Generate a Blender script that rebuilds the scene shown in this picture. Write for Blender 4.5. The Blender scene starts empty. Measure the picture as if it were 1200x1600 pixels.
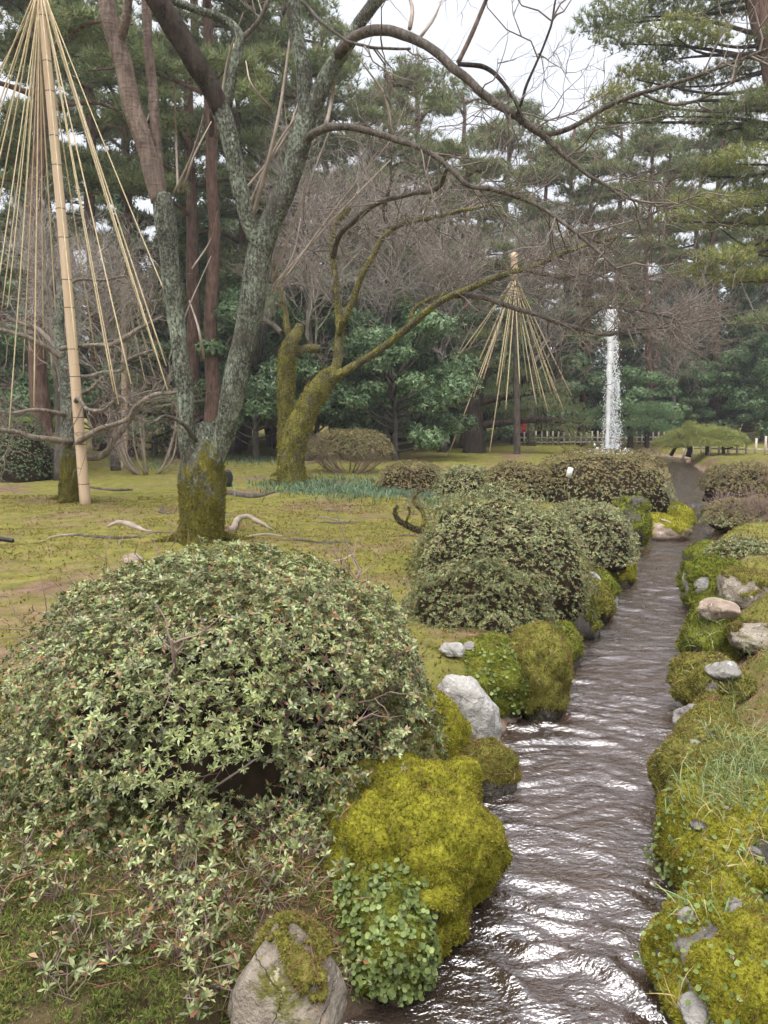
import bpy, math, random
import numpy as np
from mathutils import Vector

# ------------------------------------------------------------------ camera
F_PX = 1202.0                       # focal length in photo pixels (1200 x 1600 photo)
PITCH = math.atan(160.0 / F_PX)     # horizon 160 px above the centre
CAM_Z = 1.6
sc = bpy.context.scene
cam_d = bpy.data.cameras.new('camera'); cam = bpy.data.objects.new('camera', cam_d)
sc.collection.objects.link(cam)
cam.location = (0, 0, CAM_Z); cam.rotation_euler = (math.pi / 2 - PITCH, 0, 0)
cam_d.sensor_fit = 'VERTICAL'; cam_d.angle_y = 2 * math.atan(800.0 / F_PX)
cam_d.clip_start = 0.05; cam_d.clip_end = 2000
sc.camera = cam

# ------------------------------------------------------------------ sky, sun, exposure
SUN_EL, SUN_AZ = math.radians(68), math.radians(200)
w = bpy.data.worlds.new('World'); sc.world = w; w.use_nodes = True
nt = w.node_tree; nt.nodes.clear()
sky = nt.nodes.new('ShaderNodeTexSky'); sky.sky_type = 'NISHITA'; sky.sun_disc = False
sky.sun_elevation = SUN_EL; sky.sun_rotation = SUN_AZ; sky.dust_density = 4; sky.air_density = 1.0
hs = nt.nodes.new('ShaderNodeHueSaturation'); hs.inputs['Saturation'].default_value = 0.25
tc = nt.nodes.new('ShaderNodeTexCoord'); nz = nt.nodes.new('ShaderNodeTexNoise')
nz.inputs['Scale'].default_value = 2.2; nz.inputs['Detail'].default_value = 5
cr = nt.nodes.new('ShaderNodeValToRGB')
cr.color_ramp.elements[0].position = 0.3; cr.color_ramp.elements[0].color = (2.75, 2.9, 3.3, 1)
cr.color_ramp.elements[1].position = 0.75; cr.color_ramp.elements[1].color = (3.3, 3.38, 3.55, 1)
mx = nt.nodes.new('ShaderNodeMix'); mx.data_type = 'RGBA'; mx.inputs[0].default_value = 0.9
bg = nt.nodes.new('ShaderNodeBackground'); bg.inputs['Strength'].default_value = 0.1
ow = nt.nodes.new('ShaderNodeOutputWorld')
nt.links.new(sky.outputs[0], hs.inputs['Color']); nt.links.new(tc.outputs['Generated'], nz.inputs['Vector'])
nt.links.new(nz.outputs['Fac'], cr.inputs[0]); nt.links.new(hs.outputs[0], mx.inputs[6]); nt.links.new(cr.outputs[0], mx.inputs[7])
nt.links.new(mx.outputs[2], bg.inputs['Color']); nt.links.new(bg.outputs[0], ow.inputs['Surface'])
sl = bpy.data.lights.new('sun', 'SUN'); sl.energy = 1.5; sl.angle = math.radians(64); sl.color = (1, 0.97, 0.92)
so = bpy.data.objects.new('sun', sl); sc.collection.objects.link(so)
so.rotation_euler = (math.pi / 2 - SUN_EL, 0, math.pi - SUN_AZ)
so.location = (0, 0, 30)
sc.view_settings.view_transform = 'Standard'; sc.view_settings.look = 'None'
sc.view_settings.exposure = 1.8; sc.view_settings.gamma = 1
sc.render.engine = 'CYCLES'
cy = sc.cycles
cy.max_bounces = 5; cy.diffuse_bounces = 3; cy.glossy_bounces = 2; cy.transmission_bounces = 2; cy.volume_bounces = 0
cy.transparent_max_bounces = 8; cy.caustics_reflective = False; cy.caustics_refractive = False
cy.use_denoising = True; cy.denoiser = 'OPENIMAGEDENOISE'; cy.use_adaptive_sampling = True; cy.adaptive_threshold = .03; cy.adaptive_min_samples = 16

# ------------------------------------------------------------------ helpers: numbers
RNG = np.random.default_rng(7)
def at(px, py, Y):
    """world point seen at a photo pixel, standing Y metres ahead"""
    u = (px - 600) / F_PX; v = (800 - py) / F_PX
    dy = math.cos(PITCH) + v * math.sin(PITCH); dz = -math.sin(PITCH) + v * math.cos(PITCH)
    k = Y / dy
    return np.array((u * k, Y, CAM_Z + dz * k))
def gnd(px, py, z=0.0):
    u = (px - 600) / F_PX; v = (800 - py) / F_PX
    dy = math.cos(PITCH) + v * math.sin(PITCH); dz = -math.sin(PITCH) + v * math.cos(PITCH)
    k = (z - CAM_Z) / dz
    return np.array((u * k, dy * k, z))
def msize(px, Y):
    return px * Y / F_PX
def _hash(ix, iy, iz, seed):
    h = (ix * 374761393 + iy * 668265263 + iz * 2147483647 + seed * 974634777) & 0xFFFFFFFF
    h = ((h ^ (h >> 13)) * 1274126177) & 0xFFFFFFFF
    h = ((h ^ (h >> 16)) * 2246822519) & 0xFFFFFFFF
    return ((h ^ (h >> 15)) & 0xFFFFFF) / float(0xFFFFFF)
def vnoise(P, seed=0):
    P = np.asarray(P, float); I = np.floor(P).astype(np.int64); f = P - I; f = f * f * (3 - 2 * f)
    r = 0
    for dx in (0, 1):
        for dy in (0, 1):
            for dz in (0, 1):
                wgt = (f[:, 0] if dx else 1 - f[:, 0]) * (f[:, 1] if dy else 1 - f[:, 1]) * (f[:, 2] if dz else 1 - f[:, 2])
                r = r + wgt * _hash(I[:, 0] + dx, I[:, 1] + dy, I[:, 2] + dz, seed)
    return r * 2 - 1
def fbm(P, seed=0, octv=3):
    P = np.asarray(P, float); r = 0; a = 1; t = 0
    for o in range(octv):
        r = r + a * vnoise(P * 2 ** o + o * 17.3, seed + o); t += a; a *= 0.5
    return r / t
def norm(v):
    return v / np.maximum(np.linalg.norm(v, axis=-1, keepdims=True), 1e-9)
def smooth01(a, b, x):
    t = np.clip((x - a) / (b - a), 0, 1); return t * t * (3 - 2 * t)
def catmull(P, n):
    P = np.asarray(P, float)
    if len(P) < 3:
        t = np.linspace(0, 1, n)[:, None]; return P[0] * (1 - t) + P[-1] * t
    Q = np.vstack([2 * P[0] - P[1], P, 2 * P[-1] - P[-2]])
    L = np.concatenate([[0], np.cumsum(np.linalg.norm(np.diff(P[:, :3], axis=0), axis=1))])
    s = np.linspace(0, L[-1], n); i = np.clip(np.searchsorted(L, s, 'right') - 1, 0, len(P) - 2)
    t = ((s - L[i]) / np.maximum(L[i + 1] - L[i], 1e-9))[:, None]
    p0, p1, p2, p3 = Q[i], Q[i + 1], Q[i + 2], Q[i + 3]
    return 0.5 * (2 * p1 + (p2 - p0) * t + (2 * p0 - 5 * p1 + 4 * p2 - p3) * t ** 2 + (3 * p1 - p0 - 3 * p2 + p3) * t ** 3)

# ------------------------------------------------------------------ helpers: meshes
COL = sc.collection
def mesh(name, V, F, m, smooth=False):
    """F: list of index arrays, each of faces with the same corner count"""
    if isinstance(F, np.ndarray): F = [F]
    F = [np.asarray(f, np.int32) for f in F if len(f)]
    me = bpy.data.meshes.new(name)
    V = np.asarray(V, np.float32)
    me.vertices.add(len(V)); me.vertices.foreach_set('co', V.ravel())
    idx = np.concatenate([f.ravel() for f in F]); cnt = np.concatenate([np.full(len(f), f.shape[1], np.int32) for f in F])
    me.loops.add(len(idx)); me.loops.foreach_set('vertex_index', idx)
    me.polygons.add(len(cnt)); st = np.zeros(len(cnt), np.int32); st[1:] = np.cumsum(cnt)[:-1]
    me.polygons.foreach_set('loop_start', st)
    if smooth: me.polygons.foreach_set('use_smooth', np.ones(len(cnt), bool))
    me.update(calc_edges=True)
    if m: me.materials.append(MAT[m])
    return me
class Geo:
    def __init__(s): s.V = []; s.F = {}; s.n = 0
    def add(s, V, *Fs):
        for f in Fs:
            f = np.asarray(f)
            if len(f): s.F.setdefault(f.shape[1], []).append(f + s.n)
        s.V.append(np.asarray(V, float)); s.n += len(V); return s
    def addg(s, g):
        for vf in g: s.add(*vf)
        return s
    def arrays(s): return np.vstack(s.V), [np.vstack(v) for v in s.F.values()]
ORG = {}
def tag(o, label=None, cat=None, group=None, kind=None):
    if label: o['label'] = label
    if cat: o['category'] = cat
    if group: o['group'] = group
    if kind: o['kind'] = kind
    return o
def thing(name, loc, label, cat, group=None):
    o = bpy.data.objects.new(name, None); COL.objects.link(o); o.location = loc
    o.empty_display_size = 0.1; ORG[o] = np.array(loc, float)
    return tag(o, label, cat, group)
def obj(name, g, m, parent=None, smooth=False, loc=None, kind=None):
    """a mesh object from a Geo (or (V, F)) in world coordinates"""
    V, F = g.arrays() if isinstance(g, Geo) else g
    org = ORG[parent] if parent else np.array(loc if loc is not None else (0, 0, 0), float)
    o = bpy.data.objects.new(name, mesh(name, V - org, F, m, smooth)); COL.objects.link(o)
    ORG[o] = org
    if parent: o.parent = parent
    else: o.location = org
    if kind: o['kind'] = kind
    return o
def copy_thing(root, loc, rz=0, s=1.0):
    def rec(o, par):
        c = o.copy(); COL.objects.link(c); c.parent = par
        for ch in o.children: rec(ch, c)
        return c
    c = rec(root, None); c.location = loc; c.rotation_euler = (0, 0, rz)
    c.scale = (s, s, s) if np.isscalar(s) else s
    return c
def box(c, s, rz=0, bev=0.0):
    c = np.array(c, float); s = np.array(s, float) / 2
    V = np.array([(x, y, z) for x in (-1, 1) for y in (-1, 1) for z in (-1, 1)], float) * s
    ca, sa = math.cos(rz), math.sin(rz)
    V = np.c_[V[:, 0] * ca - V[:, 1] * sa, V[:, 0] * sa + V[:, 1] * ca, V[:, 2]] + c
    return V, np.array([(0, 1, 3, 2), (4, 6, 7, 5), (0, 4, 5, 1), (2, 3, 7, 6), (0, 2, 6, 4), (1, 5, 7, 3)])
def tube(P, R, sides=8, cap=True, rough=0.0, seed=0, rscale=6.0):
    """tube with parallel transported frames; rough = radial bumps relative to the radius"""
    P = np.asarray(P, float); R = np.asarray(R, float); n = len(P)
    T = norm(np.gradient(P, axis=0)); ref = np.array((1., 0, 0)) if abs(T[0, 0]) < 0.8 else np.array((0, 1., 0))
    a = ref - T[0] * T[0].dot(ref); a /= np.linalg.norm(a); A = [a]
    for i in range(1, n):
        a = a - T[i] * T[i].dot(a); a = a / max(np.linalg.norm(a), 1e-9); A.append(a)
    A = np.array(A); B = np.cross(T, A)
    th = np.linspace(0, 2 * math.pi, sides, endpoint=False)
    dirs = A[:, None] * np.cos(th)[None, :, None] + B[:, None] * np.sin(th)[None, :, None]
    V = P[:, None] + dirs * R[:, None, None]
    if rough:
        Q = V.reshape(-1, 3) * np.array((1, 1, 0.35)) * rscale
        nn = fbm(Q, seed, 3).reshape(n, sides, 1)
        V = P[:, None] + dirs * R[:, None, None] * (1 + rough * nn)
    V = V.reshape(-1, 3)
    i = np.arange(n - 1)[:, None] * sides; j = np.arange(sides)[None]; k = (j + 1) % sides
    Q = np.stack([i + j, i + k, i + sides + k, i + sides + j], -1).reshape(-1, 4)
    if not cap: return V, Q
    V = np.vstack([V, P[0] , P[-1] + T[-1] * R[-1] * 0.5])
    j = np.arange(sides); k = (j + 1) % sides
    return V, Q, np.c_[k, j, np.full(sides, n * sides)], np.c_[(n - 1) * sides + j, (n - 1) * sides + k, np.full(sides, n * sides + 1)]
def tubes(P, R, sides=3):
    """many thin tubes at once. P (n,k,3), R (n,k)"""
    n, k, _ = P.shape
    T = norm(np.gradient(P, axis=1)); t0 = norm(P[:, -1] - P[:, 0])
    ref = np.where(np.abs(t0[:, 2:3]) < 0.8, np.array((0, 0, 1.)), np.array((1., 0, 0)))[:, None]
    A = norm(np.cross(T, ref)); B = np.cross(T, A)
    th = np.linspace(0, 2 * math.pi, sides, endpoint=False)
    V = P[:, :, None] + (A[:, :, None] * np.cos(th)[:, None] + B[:, :, None] * np.sin(th)[:, None]) * R[:, :, None, None]
    base = (np.arange(n) * k * sides)[:, None, None]; i = (np.arange(k - 1) * sides)[None, :, None]
    j = np.arange(sides)[None, None]; q = (j + 1) % sides
    Fq = np.stack([base + i + j, base + i + q, base + i + sides + q, base + i + sides + j], -1).reshape(-1, 4)
    return V.reshape(-1, 3), Fq
def rotz_to(axis, spin):
    """rotation matrices that take +z to axis with a spin. axis (n,3)"""
    n = len(axis); z = norm(axis)
    ref = np.where(np.abs(z[:, 2:3]) < 0.9, np.array((0, 0, 1.)), np.array((1., 0, 0)))
    x = norm(np.cross(ref, z)); y = np.cross(z, x)
    c, s = np.cos(spin)[:, None], np.sin(spin)[:, None]
    return np.stack([x * c + y * s, -x * s + y * c, z], -1)
def scatter(tmpls, pos, axis, size, rng, spin=None):
    """place copies of template meshes (list of (V,F)) -> Geo"""
    g = Geo(); n = len(pos)
    if n == 0: return g
    which = rng.integers(0, len(tmpls), n); spin = rng.uniform(0, 6.283, n) if spin is None else spin
    M = rotz_to(axis, spin); size = np.broadcast_to(size, (n,))
    for t, (V, F) in enumerate(tmpls):
        s = np.where(which == t)[0]
        if not len(s): continue
        W = np.einsum('nij,kj->nki', M[s] * size[s, None, None], V) + pos[s][:, None]
        FF = F[None] + (np.arange(len(s)) * len(V))[:, None, None]
        g.add(W.reshape(-1, 3), FF.reshape(-1, F.shape[1]))
    return g
def icosphere(sub):
    t = (1 + 5 ** 0.5) / 2
    V = [(-1, t, 0), (1, t, 0), (-1, -t, 0), (1, -t, 0), (0, -1, t), (0, 1, t), (0, -1, -t), (0, 1, -t), (t, 0, -1), (t, 0, 1), (-t, 0, -1), (-t, 0, 1)]
    F = [(0, 11, 5), (0, 5, 1), (0, 1, 7), (0, 7, 10), (0, 10, 11), (1, 5, 9), (5, 11, 4), (11, 10, 2), (10, 7, 6), (7, 1, 8), (3, 9, 4), (3, 4, 2), (3, 2, 6), (3, 6, 8), (3, 8, 9), (4, 9, 5), (2, 4, 11), (6, 2, 10), (8, 6, 7), (9, 8, 1)]
    V = [np.array(v, float) / np.linalg.norm(v) for v in V]
    for _ in range(sub):
        mid = {}; F2 = []
        def m(a, b):
            k = (min(a, b), max(a, b))
            if k not in mid:
                p = V[a] + V[b]; V.append(p / np.linalg.norm(p)); mid[k] = len(V) - 1
            return mid[k]
        for a, b, c in F:
            ab, bc, ca = m(a, b), m(b, c), m(c, a); F2 += [(a, ab, ca), (b, bc, ab), (c, ca, bc), (ab, bc, ca)]
        F = F2
    return np.array(V), np.array(F)
ICO = {k: icosphere(k) for k in (2, 3, 4, 5)}
def face_normals(V, F):
    return norm(np.cross(V[F[:, 1]] - V[F[:, 0]], V[F[:, 2]] - V[F[:, 0]]))
def sample_faces(V, F, n, rng, wgt=None):
    a = np.linalg.norm(np.cross(V[F[:, 1]] - V[F[:, 0]], V[F[:, 2]] - V[F[:, 0]]), axis=1)
    if wgt is not None: a = a * wgt
    if a.sum() <= 0: return np.zeros((0, 3)), np.zeros((0, 3))
    i = rng.choice(len(F), n, p=a / a.sum()); u = rng.random((n, 2)); fl = u.sum(1) > 1; u[fl] = 1 - u[fl]
    P = V[F[i, 0]] + (V[F[i, 1]] - V[F[i, 0]]) * u[:, :1] + (V[F[i, 2]] - V[F[i, 0]]) * u[:, 1:]
    return P, face_normals(V, F)[i]

# ------------------------------------------------------------------ materials
MAT = {}
class NT:
    def __init__(s, name):
        s.m = bpy.data.materials.new(name); s.m.use_nodes = True; s.t = s.m.node_tree; s.t.nodes.clear()
        s.out = s.n('ShaderNodeOutputMaterial'); s.p = s.n('ShaderNodeBsdfPrincipled'); s.l(s.p.outputs[0], s.out.inputs[0])
        s.geo = s.n('ShaderNodeNewGeometry'); MAT[name] = s.m
    def n(s, t, **k):
        nd = s.t.nodes.new(t)
        for a, b in k.items(): setattr(nd, a, b)
        return nd
    def l(s, a, b): s.t.links.new(a, b)
    def noise(s, scale, detail=4, rough=0.55, vec=None, stretch=None):
        v = vec or s.geo.outputs['Position']
        if stretch:
            mp = s.n('ShaderNodeMapping'); mp.inputs['Scale'].default_value = stretch; s.l(v, mp.inputs[0]); v = mp.outputs[0]
        nd = s.n('ShaderNodeTexNoise'); nd.inputs['Scale'].default_value = scale; nd.inputs['Detail'].default_value = detail
        nd.inputs['Roughness'].default_value = rough; s.l(v, nd.inputs['Vector']); return nd.outputs['Fac']
    def ramp(s, fac, stops, interp='LINEAR'):
        r = s.n('ShaderNodeValToRGB'); r.color_ramp.interpolation = interp; e = r.color_ramp.elements
        while len(e) < len(stops): e.new(0.5)
        for i, (p, c) in enumerate(stops):
            e[i].position = p; e[i].color = (c[0], c[1], c[2], 1) if not np.isscalar(c) else (c, c, c, 1)
        s.l(fac, r.inputs[0]); return r.outputs[0]
    def mix(s, fac, a, b, mode='MIX'):
        m = s.n('ShaderNodeMix', data_type='RGBA', blend_type=mode)
        for i, v in ((0, fac), (6, a), (7, b)):
            if hasattr(v, 'links'): s.l(v, m.inputs[i])
            elif i == 0: m.inputs[0].default_value = v
            else: m.inputs[i].default_value = (*v, 1)
        return m.outputs[2]
    def math(s, op, a, b=None):
        m = s.n('ShaderNodeMath', operation=op)
        for i, v in ((0, a), (1, b)):
            if v is None: continue
            if hasattr(v, 'links'): s.l(v, m.inputs[i])
            else: m.inputs[i].default_value = v
        return m.outputs[0]
    def bump(s, h, strength=0.4, dist=0.02):
        b = s.n('ShaderNodeBump'); b.inputs['Strength'].default_value = strength; b.inputs['Distance'].default_value = dist
        s.l(h, b.inputs['Height']); s.l(b.outputs[0], s.p.inputs['Normal'])
    def done(s, col, rough=0.8, spec=0.3):
        if hasattr(col, 'links'): s.l(col, s.p.inputs['Base Color'])
        else: s.p.inputs['Base Color'].default_value = (*col, 1)
        if hasattr(rough, 'links'): s.l(rough, s.p.inputs['Roughness'])
        else: s.p.inputs['Roughness'].default_value = rough
        s.p.inputs['Specular IOR Level'].default_value = spec
        return s.m
def leaf_mat(name, stops, rough=0.5, spec=0.4, trans=0.2, nscale=1.5, namp=0.35, patch=None):
    s = NT(name)
    c = s.ramp(s.geo.outputs['Random Per Island'], stops)
    k = s.ramp(s.noise(nscale, 5, .65), [(0.3, 1 - namp), (0.7, 1 + namp)])
    if patch: c = s.mix(s.ramp(s.noise(7, 5, .7), [(.54, 0), (.64, patch[1])]), c, patch[0])
    c = s.mix(1.0, c, k, 'MULTIPLY'); s.done(c, rough, spec)
    if trans:
        tr = s.n('ShaderNodeBsdfTranslucent'); s.l(c, tr.inputs[0]); ms = s.n('ShaderNodeMixShader'); ms.inputs[0].default_value = trans
        s.l(s.p.outputs[0], ms.inputs[1]); s.l(tr.outputs[0], ms.inputs[2]); s.l(ms.outputs[0], s.out.inputs[0])
    return s.m
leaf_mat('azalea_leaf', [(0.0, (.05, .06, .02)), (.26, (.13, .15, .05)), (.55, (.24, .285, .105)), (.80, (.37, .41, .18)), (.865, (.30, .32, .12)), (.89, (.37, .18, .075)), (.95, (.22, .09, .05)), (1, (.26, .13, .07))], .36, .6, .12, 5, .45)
leaf_mat('azalea_olive', [(0.0, (.06, .08, .026)), (.3, (.17, .20, .075)), (.68, (.33, .37, .16)), (.82, (.40, .41, .20)), (.86, (.34, .20, .11)), (1, (.28, .13, .08))], .45, .5, .12, 4, .4)
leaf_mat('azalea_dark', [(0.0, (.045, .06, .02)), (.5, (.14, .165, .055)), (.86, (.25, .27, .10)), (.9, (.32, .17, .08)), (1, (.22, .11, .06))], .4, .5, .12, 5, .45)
leaf_mat('azalea_brown', [(0.0, (.08, .075, .03)), (.4, (.20, .185, .075)), (.72, (.29, .28, .115)), (.82, (.33, .22, .115)), (1, (.30, .15, .10))], .6, .3, .12, 4, .4)
leaf_mat('moss_yellow', [(0, (.12, .118, .016)), (.45, (.24, .235, .026)), (.8, (.36, .335, .05)), (1, (.28, .19, .045))], .8, .1, .2, 9, .55, ((.15, .10, .03), .6))
leaf_mat('moss_green', [(0, (.09, .11, .018)), (.5, (.16, .185, .03)), (.88, (.25, .25, .05)), (1, (.22, .14, .06))], .8, .1, .2, 8, .55, ((.12, .085, .03), .7))
leaf_mat('star_moss', [(0, (.09, .12, .025)), (.5, (.17, .21, .05)), (.9, (.26, .28, .08)), (1, (.24, .15, .07))], .7, .15, .2, 5, .5)
leaf_mat('moss_olive', [(0, (.12, .115, .028)), (.5, (.20, .19, .043)), (.88, (.29, .255, .07)), (1, (.24, .14, .06))], .8, .1, .2, 8, .5, ((.17, .10, .045), .7))
for nm_, c1_, c2_, c3_ in (('moss_yellow', (.11, .108, .014), (.24, .232, .024), (.34, .315, .042)), ('moss_green', (.08, .10, .015), (.155, .175, .026), (.22, .225, .04)), ('moss_olive', (.10, .095, .022), (.185, .175, .038), (.26, .23, .06))):
    s = NT(nm_ + '_base'); n1 = s.noise(9, 6, .7); n2 = s.noise(60, 4, .7); c = s.ramp(n1, [(.3, c1_), (.5, c2_), (.7, c3_)]); c = s.mix(s.ramp(s.noise(6, 5, .7), [(.56, 0), (.68, .6)]), c, (.13, .085, .03))
    c = s.mix(.7, c, s.ramp(n2, [(.3, .45), (.7, 1.4)]), 'MULTIPLY'); s.bump(s.math('ADD', n1, s.math('MULTIPLY', n2, .5)), 1.0, .03); s.done(c, .95, .05)
leaf_mat('liverwort_leaf', [(0, (.07, .10, .025)), (.5, (.15, .20, .055)), (1, (.23, .28, .09))], .5, .3, .15, 8, .5)
leaf_mat('lawn_moss', [(0, (.12, .11, .028)), (.5, (.22, .195, .045)), (.9, (.31, .265, .075)), (1, (.24, .15, .08))], .9, .05, 0, .7, .35)
leaf_mat('mondo_leaf', [(0, (.06, .10, .06)), (.6, (.11, .18, .10)), (1, (.17, .25, .13))], .45, .4, .1)
leaf_mat('grass_leaf', [(0, (.10, .15, .06)), (.5, (.20, .27, .11)), (.8, (.29, .32, .13)), (1, (.42, .34, .17))], .5, .3, .15)
leaf_mat('dry_grass', [(0, (.35, .25, .10)), (1, (.45, .36, .16))], .6, .2, .2)
leaf_mat('needle_litter', [(0, (.10, .04, .025)), (.6, (.20, .085, .05)), (1, (.33, .2, .11))], .6, .3, 0)
leaf_mat('dead_leaf', [(0, (.14, .065, .04)), (.6, (.24, .12, .065)), (1, (.36, .25, .14))], .6, .3, .1)
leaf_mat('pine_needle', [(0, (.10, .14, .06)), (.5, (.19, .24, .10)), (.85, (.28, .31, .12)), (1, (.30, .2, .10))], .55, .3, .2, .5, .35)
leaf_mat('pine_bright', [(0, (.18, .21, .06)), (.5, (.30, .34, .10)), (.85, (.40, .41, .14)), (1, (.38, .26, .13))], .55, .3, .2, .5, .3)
leaf_mat('evergreen_leaf', [(0, (.045, .085, .035)), (.5, (.11, .19, .085)), (.9, (.20, .29, .135)), (1, (.30, .33, .10))], .4, .4, .12, .6, .45)
leaf_mat('conifer_leaf', [(0, (.035, .065, .035)), (.6, (.085, .14, .065)), (1, (.14, .20, .085))], .6, .2, .1, .4, .45)
def bark(name, stops, lichen=None, lichen_amt=0.5, moss=None, rings=False, spec=.2):
    s = NT(name)
    n1 = s.noise(9, 6, .65, stretch=(1, 1, .35)); c = s.ramp(n1, stops)
    h = n1
    if rings:
        r = s.noise(26, 3, .5, stretch=(.25, .25, 1.6)); c = s.mix(s.ramp(r, [(.5, 0), (.72, .32)]), c, (.34, .27, .225)); h = s.math('ADD', n1, s.math('MULTIPLY', r, .3))
    if lichen:
        n2 = s.noise(42, 8, .78, stretch=(1, 1, .6)); big_ = s.math('MULTIPLY', s.math('SUBTRACT', s.noise(3.5, 4, .6), .5), .35); f = s.ramp(s.math('ADD', n2, big_), [(lichen_amt - .03, 0), (lichen_amt + .09, .85)])
        c = s.mix(f, c, s.ramp(s.noise(60, 2), [(.3, lichen), (.7, tuple(v * 1.5 for v in lichen))]))
        h = s.math('ADD', n1, s.math('MULTIPLY', f, .35))
    if moss:    # moss creeping up from the ground
        sp = s.n('ShaderNodeSeparateXYZ'); s.l(s.geo.outputs['Position'], sp.inputs[0])
        z = s.math('SUBTRACT', moss[1], sp.outputs['Z']); z = s.math('MULTIPLY', z, moss[2])
        f = s.math('ADD', z, s.math('MULTIPLY', s.math('SUBTRACT', s.noise(5, 5, .7), .5), 3.5))
        f = s.ramp(f, [(.0, 0), (.35, 1)])
        c = s.mix(f, c, s.ramp(s.noise(45, 4, .7), [(.3, tuple(v * .4 for v in moss[0])), (.65, moss[0])]))
    fi = s.noise(14, 5, .6, stretch=(2.2, 2.2, .22)); c = s.mix(.6, c, s.ramp(fi, [(.35, .6), (.6, 1.3)]), 'MULTIPLY')
    s.bump(s.math('ADD', h, s.math('MULTIPLY', fi, .8)), 1.0, .05); s.done(c, .85, spec); return s.m
bark('bark_lichen', [(.3, (.035, .03, .025)), (.55, (.10, .088, .07)), (.75, (.17, .15, .12))], (.27, .30, .225), .47, ((.24, .21, .03), 1.1, .9))
bark('bark_cherry', [(.3, (.09, .062, .05)), (.55, (.20, .145, .115)), (.75, (.30, .225, .185))], None, .5, None, True)
bark('bark_dark', [(.3, (.02, .015, .012)), (.6, (.06, .042, .033)), (.8, (.12, .09, .07))], (.1, .12, .06), .60)
bark('bark_branch', [(.3, (.06, .05, .042)), (.6, (.16, .132, .11)), (.8, (.27, .235, .2))], (.13, .14, .06), .60)
bark('bark_mossy', [(.3, (.04, .033, .02)), (.6, (.12, .1, .07)), (.8, (.3, .27, .22))], (.27, .245, .045), .48)
bark('bark_pine', [(.3, (.06, .035, .028)), (.55, (.16, .095, .07)), (.8, (.25, .16, .12))], None)
bark('bark_pale', [(.3, (.12, .095, .075)), (.55, (.26, .215, .175)), (.8, (.38, .32, .27))], (.2, .19, .06), .60)
bark('bark_grey', [(.3, (.05, .042, .036)), (.55, (.12, .10, .085)), (.8, (.2, .17, .145))], (.13, .14, .08), .62)
def plain(name, c1, c2, scale=8, rough=.7, spec=.3, bump=.3, stretch=None):
    s = NT(name); n1 = s.noise(scale, 4, .6, stretch=stretch); s.bump(n1, bump, .01)
    return s.done(s.ramp(n1, [(.3, c1), (.7, c2)]), rough, spec)
plain('twig', (.11, .085, .072), (.25, .2, .165), 4)
plain('twig_pale', (.24, .19, .15), (.42, .34, .28), 4)
plain('twig_red', (.17, .115, .095), (.33, .235, .20), 4)
plain('twig_far', (.25, .215, .185), (.44, .385, .335), 4)
plain('straw_rope', (.42, .33, .19), (.60, .50, .33), 14, .8, .1)
plain('bamboo', (.50, .35, .22), (.62, .47, .33), 5, .55, .3, .15, (4, 4, .4))
plain('bamboo_ring', (.06, .045, .03), (.1, .08, .05), 9)
plain('fence_wood', (.45, .39, .32), (.62, .56, .48), 7, .8, .1)
plain('dark_wood', (.03, .024, .02), (.06, .048, .04), 7)
plain('black_plastic', (.008, .008, .01), (.014, .014, .017), 30, .4, .4, .05)
plain('shrub_shade', (.018, .013, .009), (.045, .032, .02), 12, .95, .02)  # near-black tone for the shaded inside of the shrubs
plain('white_tag', (.75, .75, .72), (.82, .82, .8), 12, .5, .3, .02)
plain('red_cloth', (.5, .02, .03), (.62, .04, .06), 12, .8, .1, .2)
plain('pale_cloth', (.6, .62, .66), (.75, .76, .8), 12, .8, .1, .2)
plain('dark_cloth', (.015, .016, .02), (.03, .03, .036), 12, .85, .1, .2)
plain('skin', (.5, .32, .24), (.56, .37, .28), 12, .5, .3, .02)
plain('hair', (.01, .008, .007), (.02, .016, .014), 30, .5, .4, .2)
def stone(name, c1, c2, c3, mossc=None, moss_amt=.6):
    s = NT(name); n1 = s.noise(5, 6, .65); c = s.ramp(n1, [(.28, c1), (.5, c2), (.72, c3)])
    sp = s.noise(55, 3, .6); c = s.mix(s.ramp(sp, [(.5, 0), (.75, .45)]), c, tuple(v * .45 for v in c2))
    if mossc: c = s.mix(s.ramp(s.noise(4, 5, .7), [(moss_amt, 0), (moss_amt + .07, 1)]), c, s.ramp(s.noise(60, 3), [(.3, tuple(v * .5 for v in mossc)), (.7, mossc)]))
    vo = s.n('ShaderNodeTexVoronoi', feature='DISTANCE_TO_EDGE'); vo.inputs['Scale'].default_value = 3.2; wv = s.n('ShaderNodeTexNoise'); wv.inputs['Scale'].default_value = 6; wv.inputs['Detail'].default_value = 5; s.l(s.geo.outputs['Position'], wv.inputs['Vector']); s.l(s.mix(.3, s.geo.outputs['Position'], wv.outputs['Color']), vo.inputs['Vector'])
    crk = s.ramp(vo.outputs['Distance'], [(0, 0), (.012, 1)]); c = s.mix(.35, c, s.mix(crk, (.35, .3, .26), (1, 1, 1)), 'MULTIPLY')
    li = s.noise(16, 5, .7); c = s.mix(s.ramp(li, [(.58, 0), (.66, .6)]), c, tuple(min(v * 1.5 + .05, .7) for v in c3))
    s.bump(s.math('ADD', s.math('ADD', n1, s.math('MULTIPLY', sp, .3)), s.math('MULTIPLY', crk, .15)), 1.0, .04); return s.done(c, .8, .25)
stone('stone_grey', (.10, .09, .08), (.22, .2, .18), (.36, .34, .31), (.12, .13, .03), .60)
stone('stone_pale', (.16, .145, .13), (.34, .32, .295), (.54, .52, .49), (.16, .17, .04), .66)
stone('stone_dark', (.03, .027, .023), (.08, .07, .058), (.16, .14, .12), (.09, .1, .02), .52)
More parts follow.
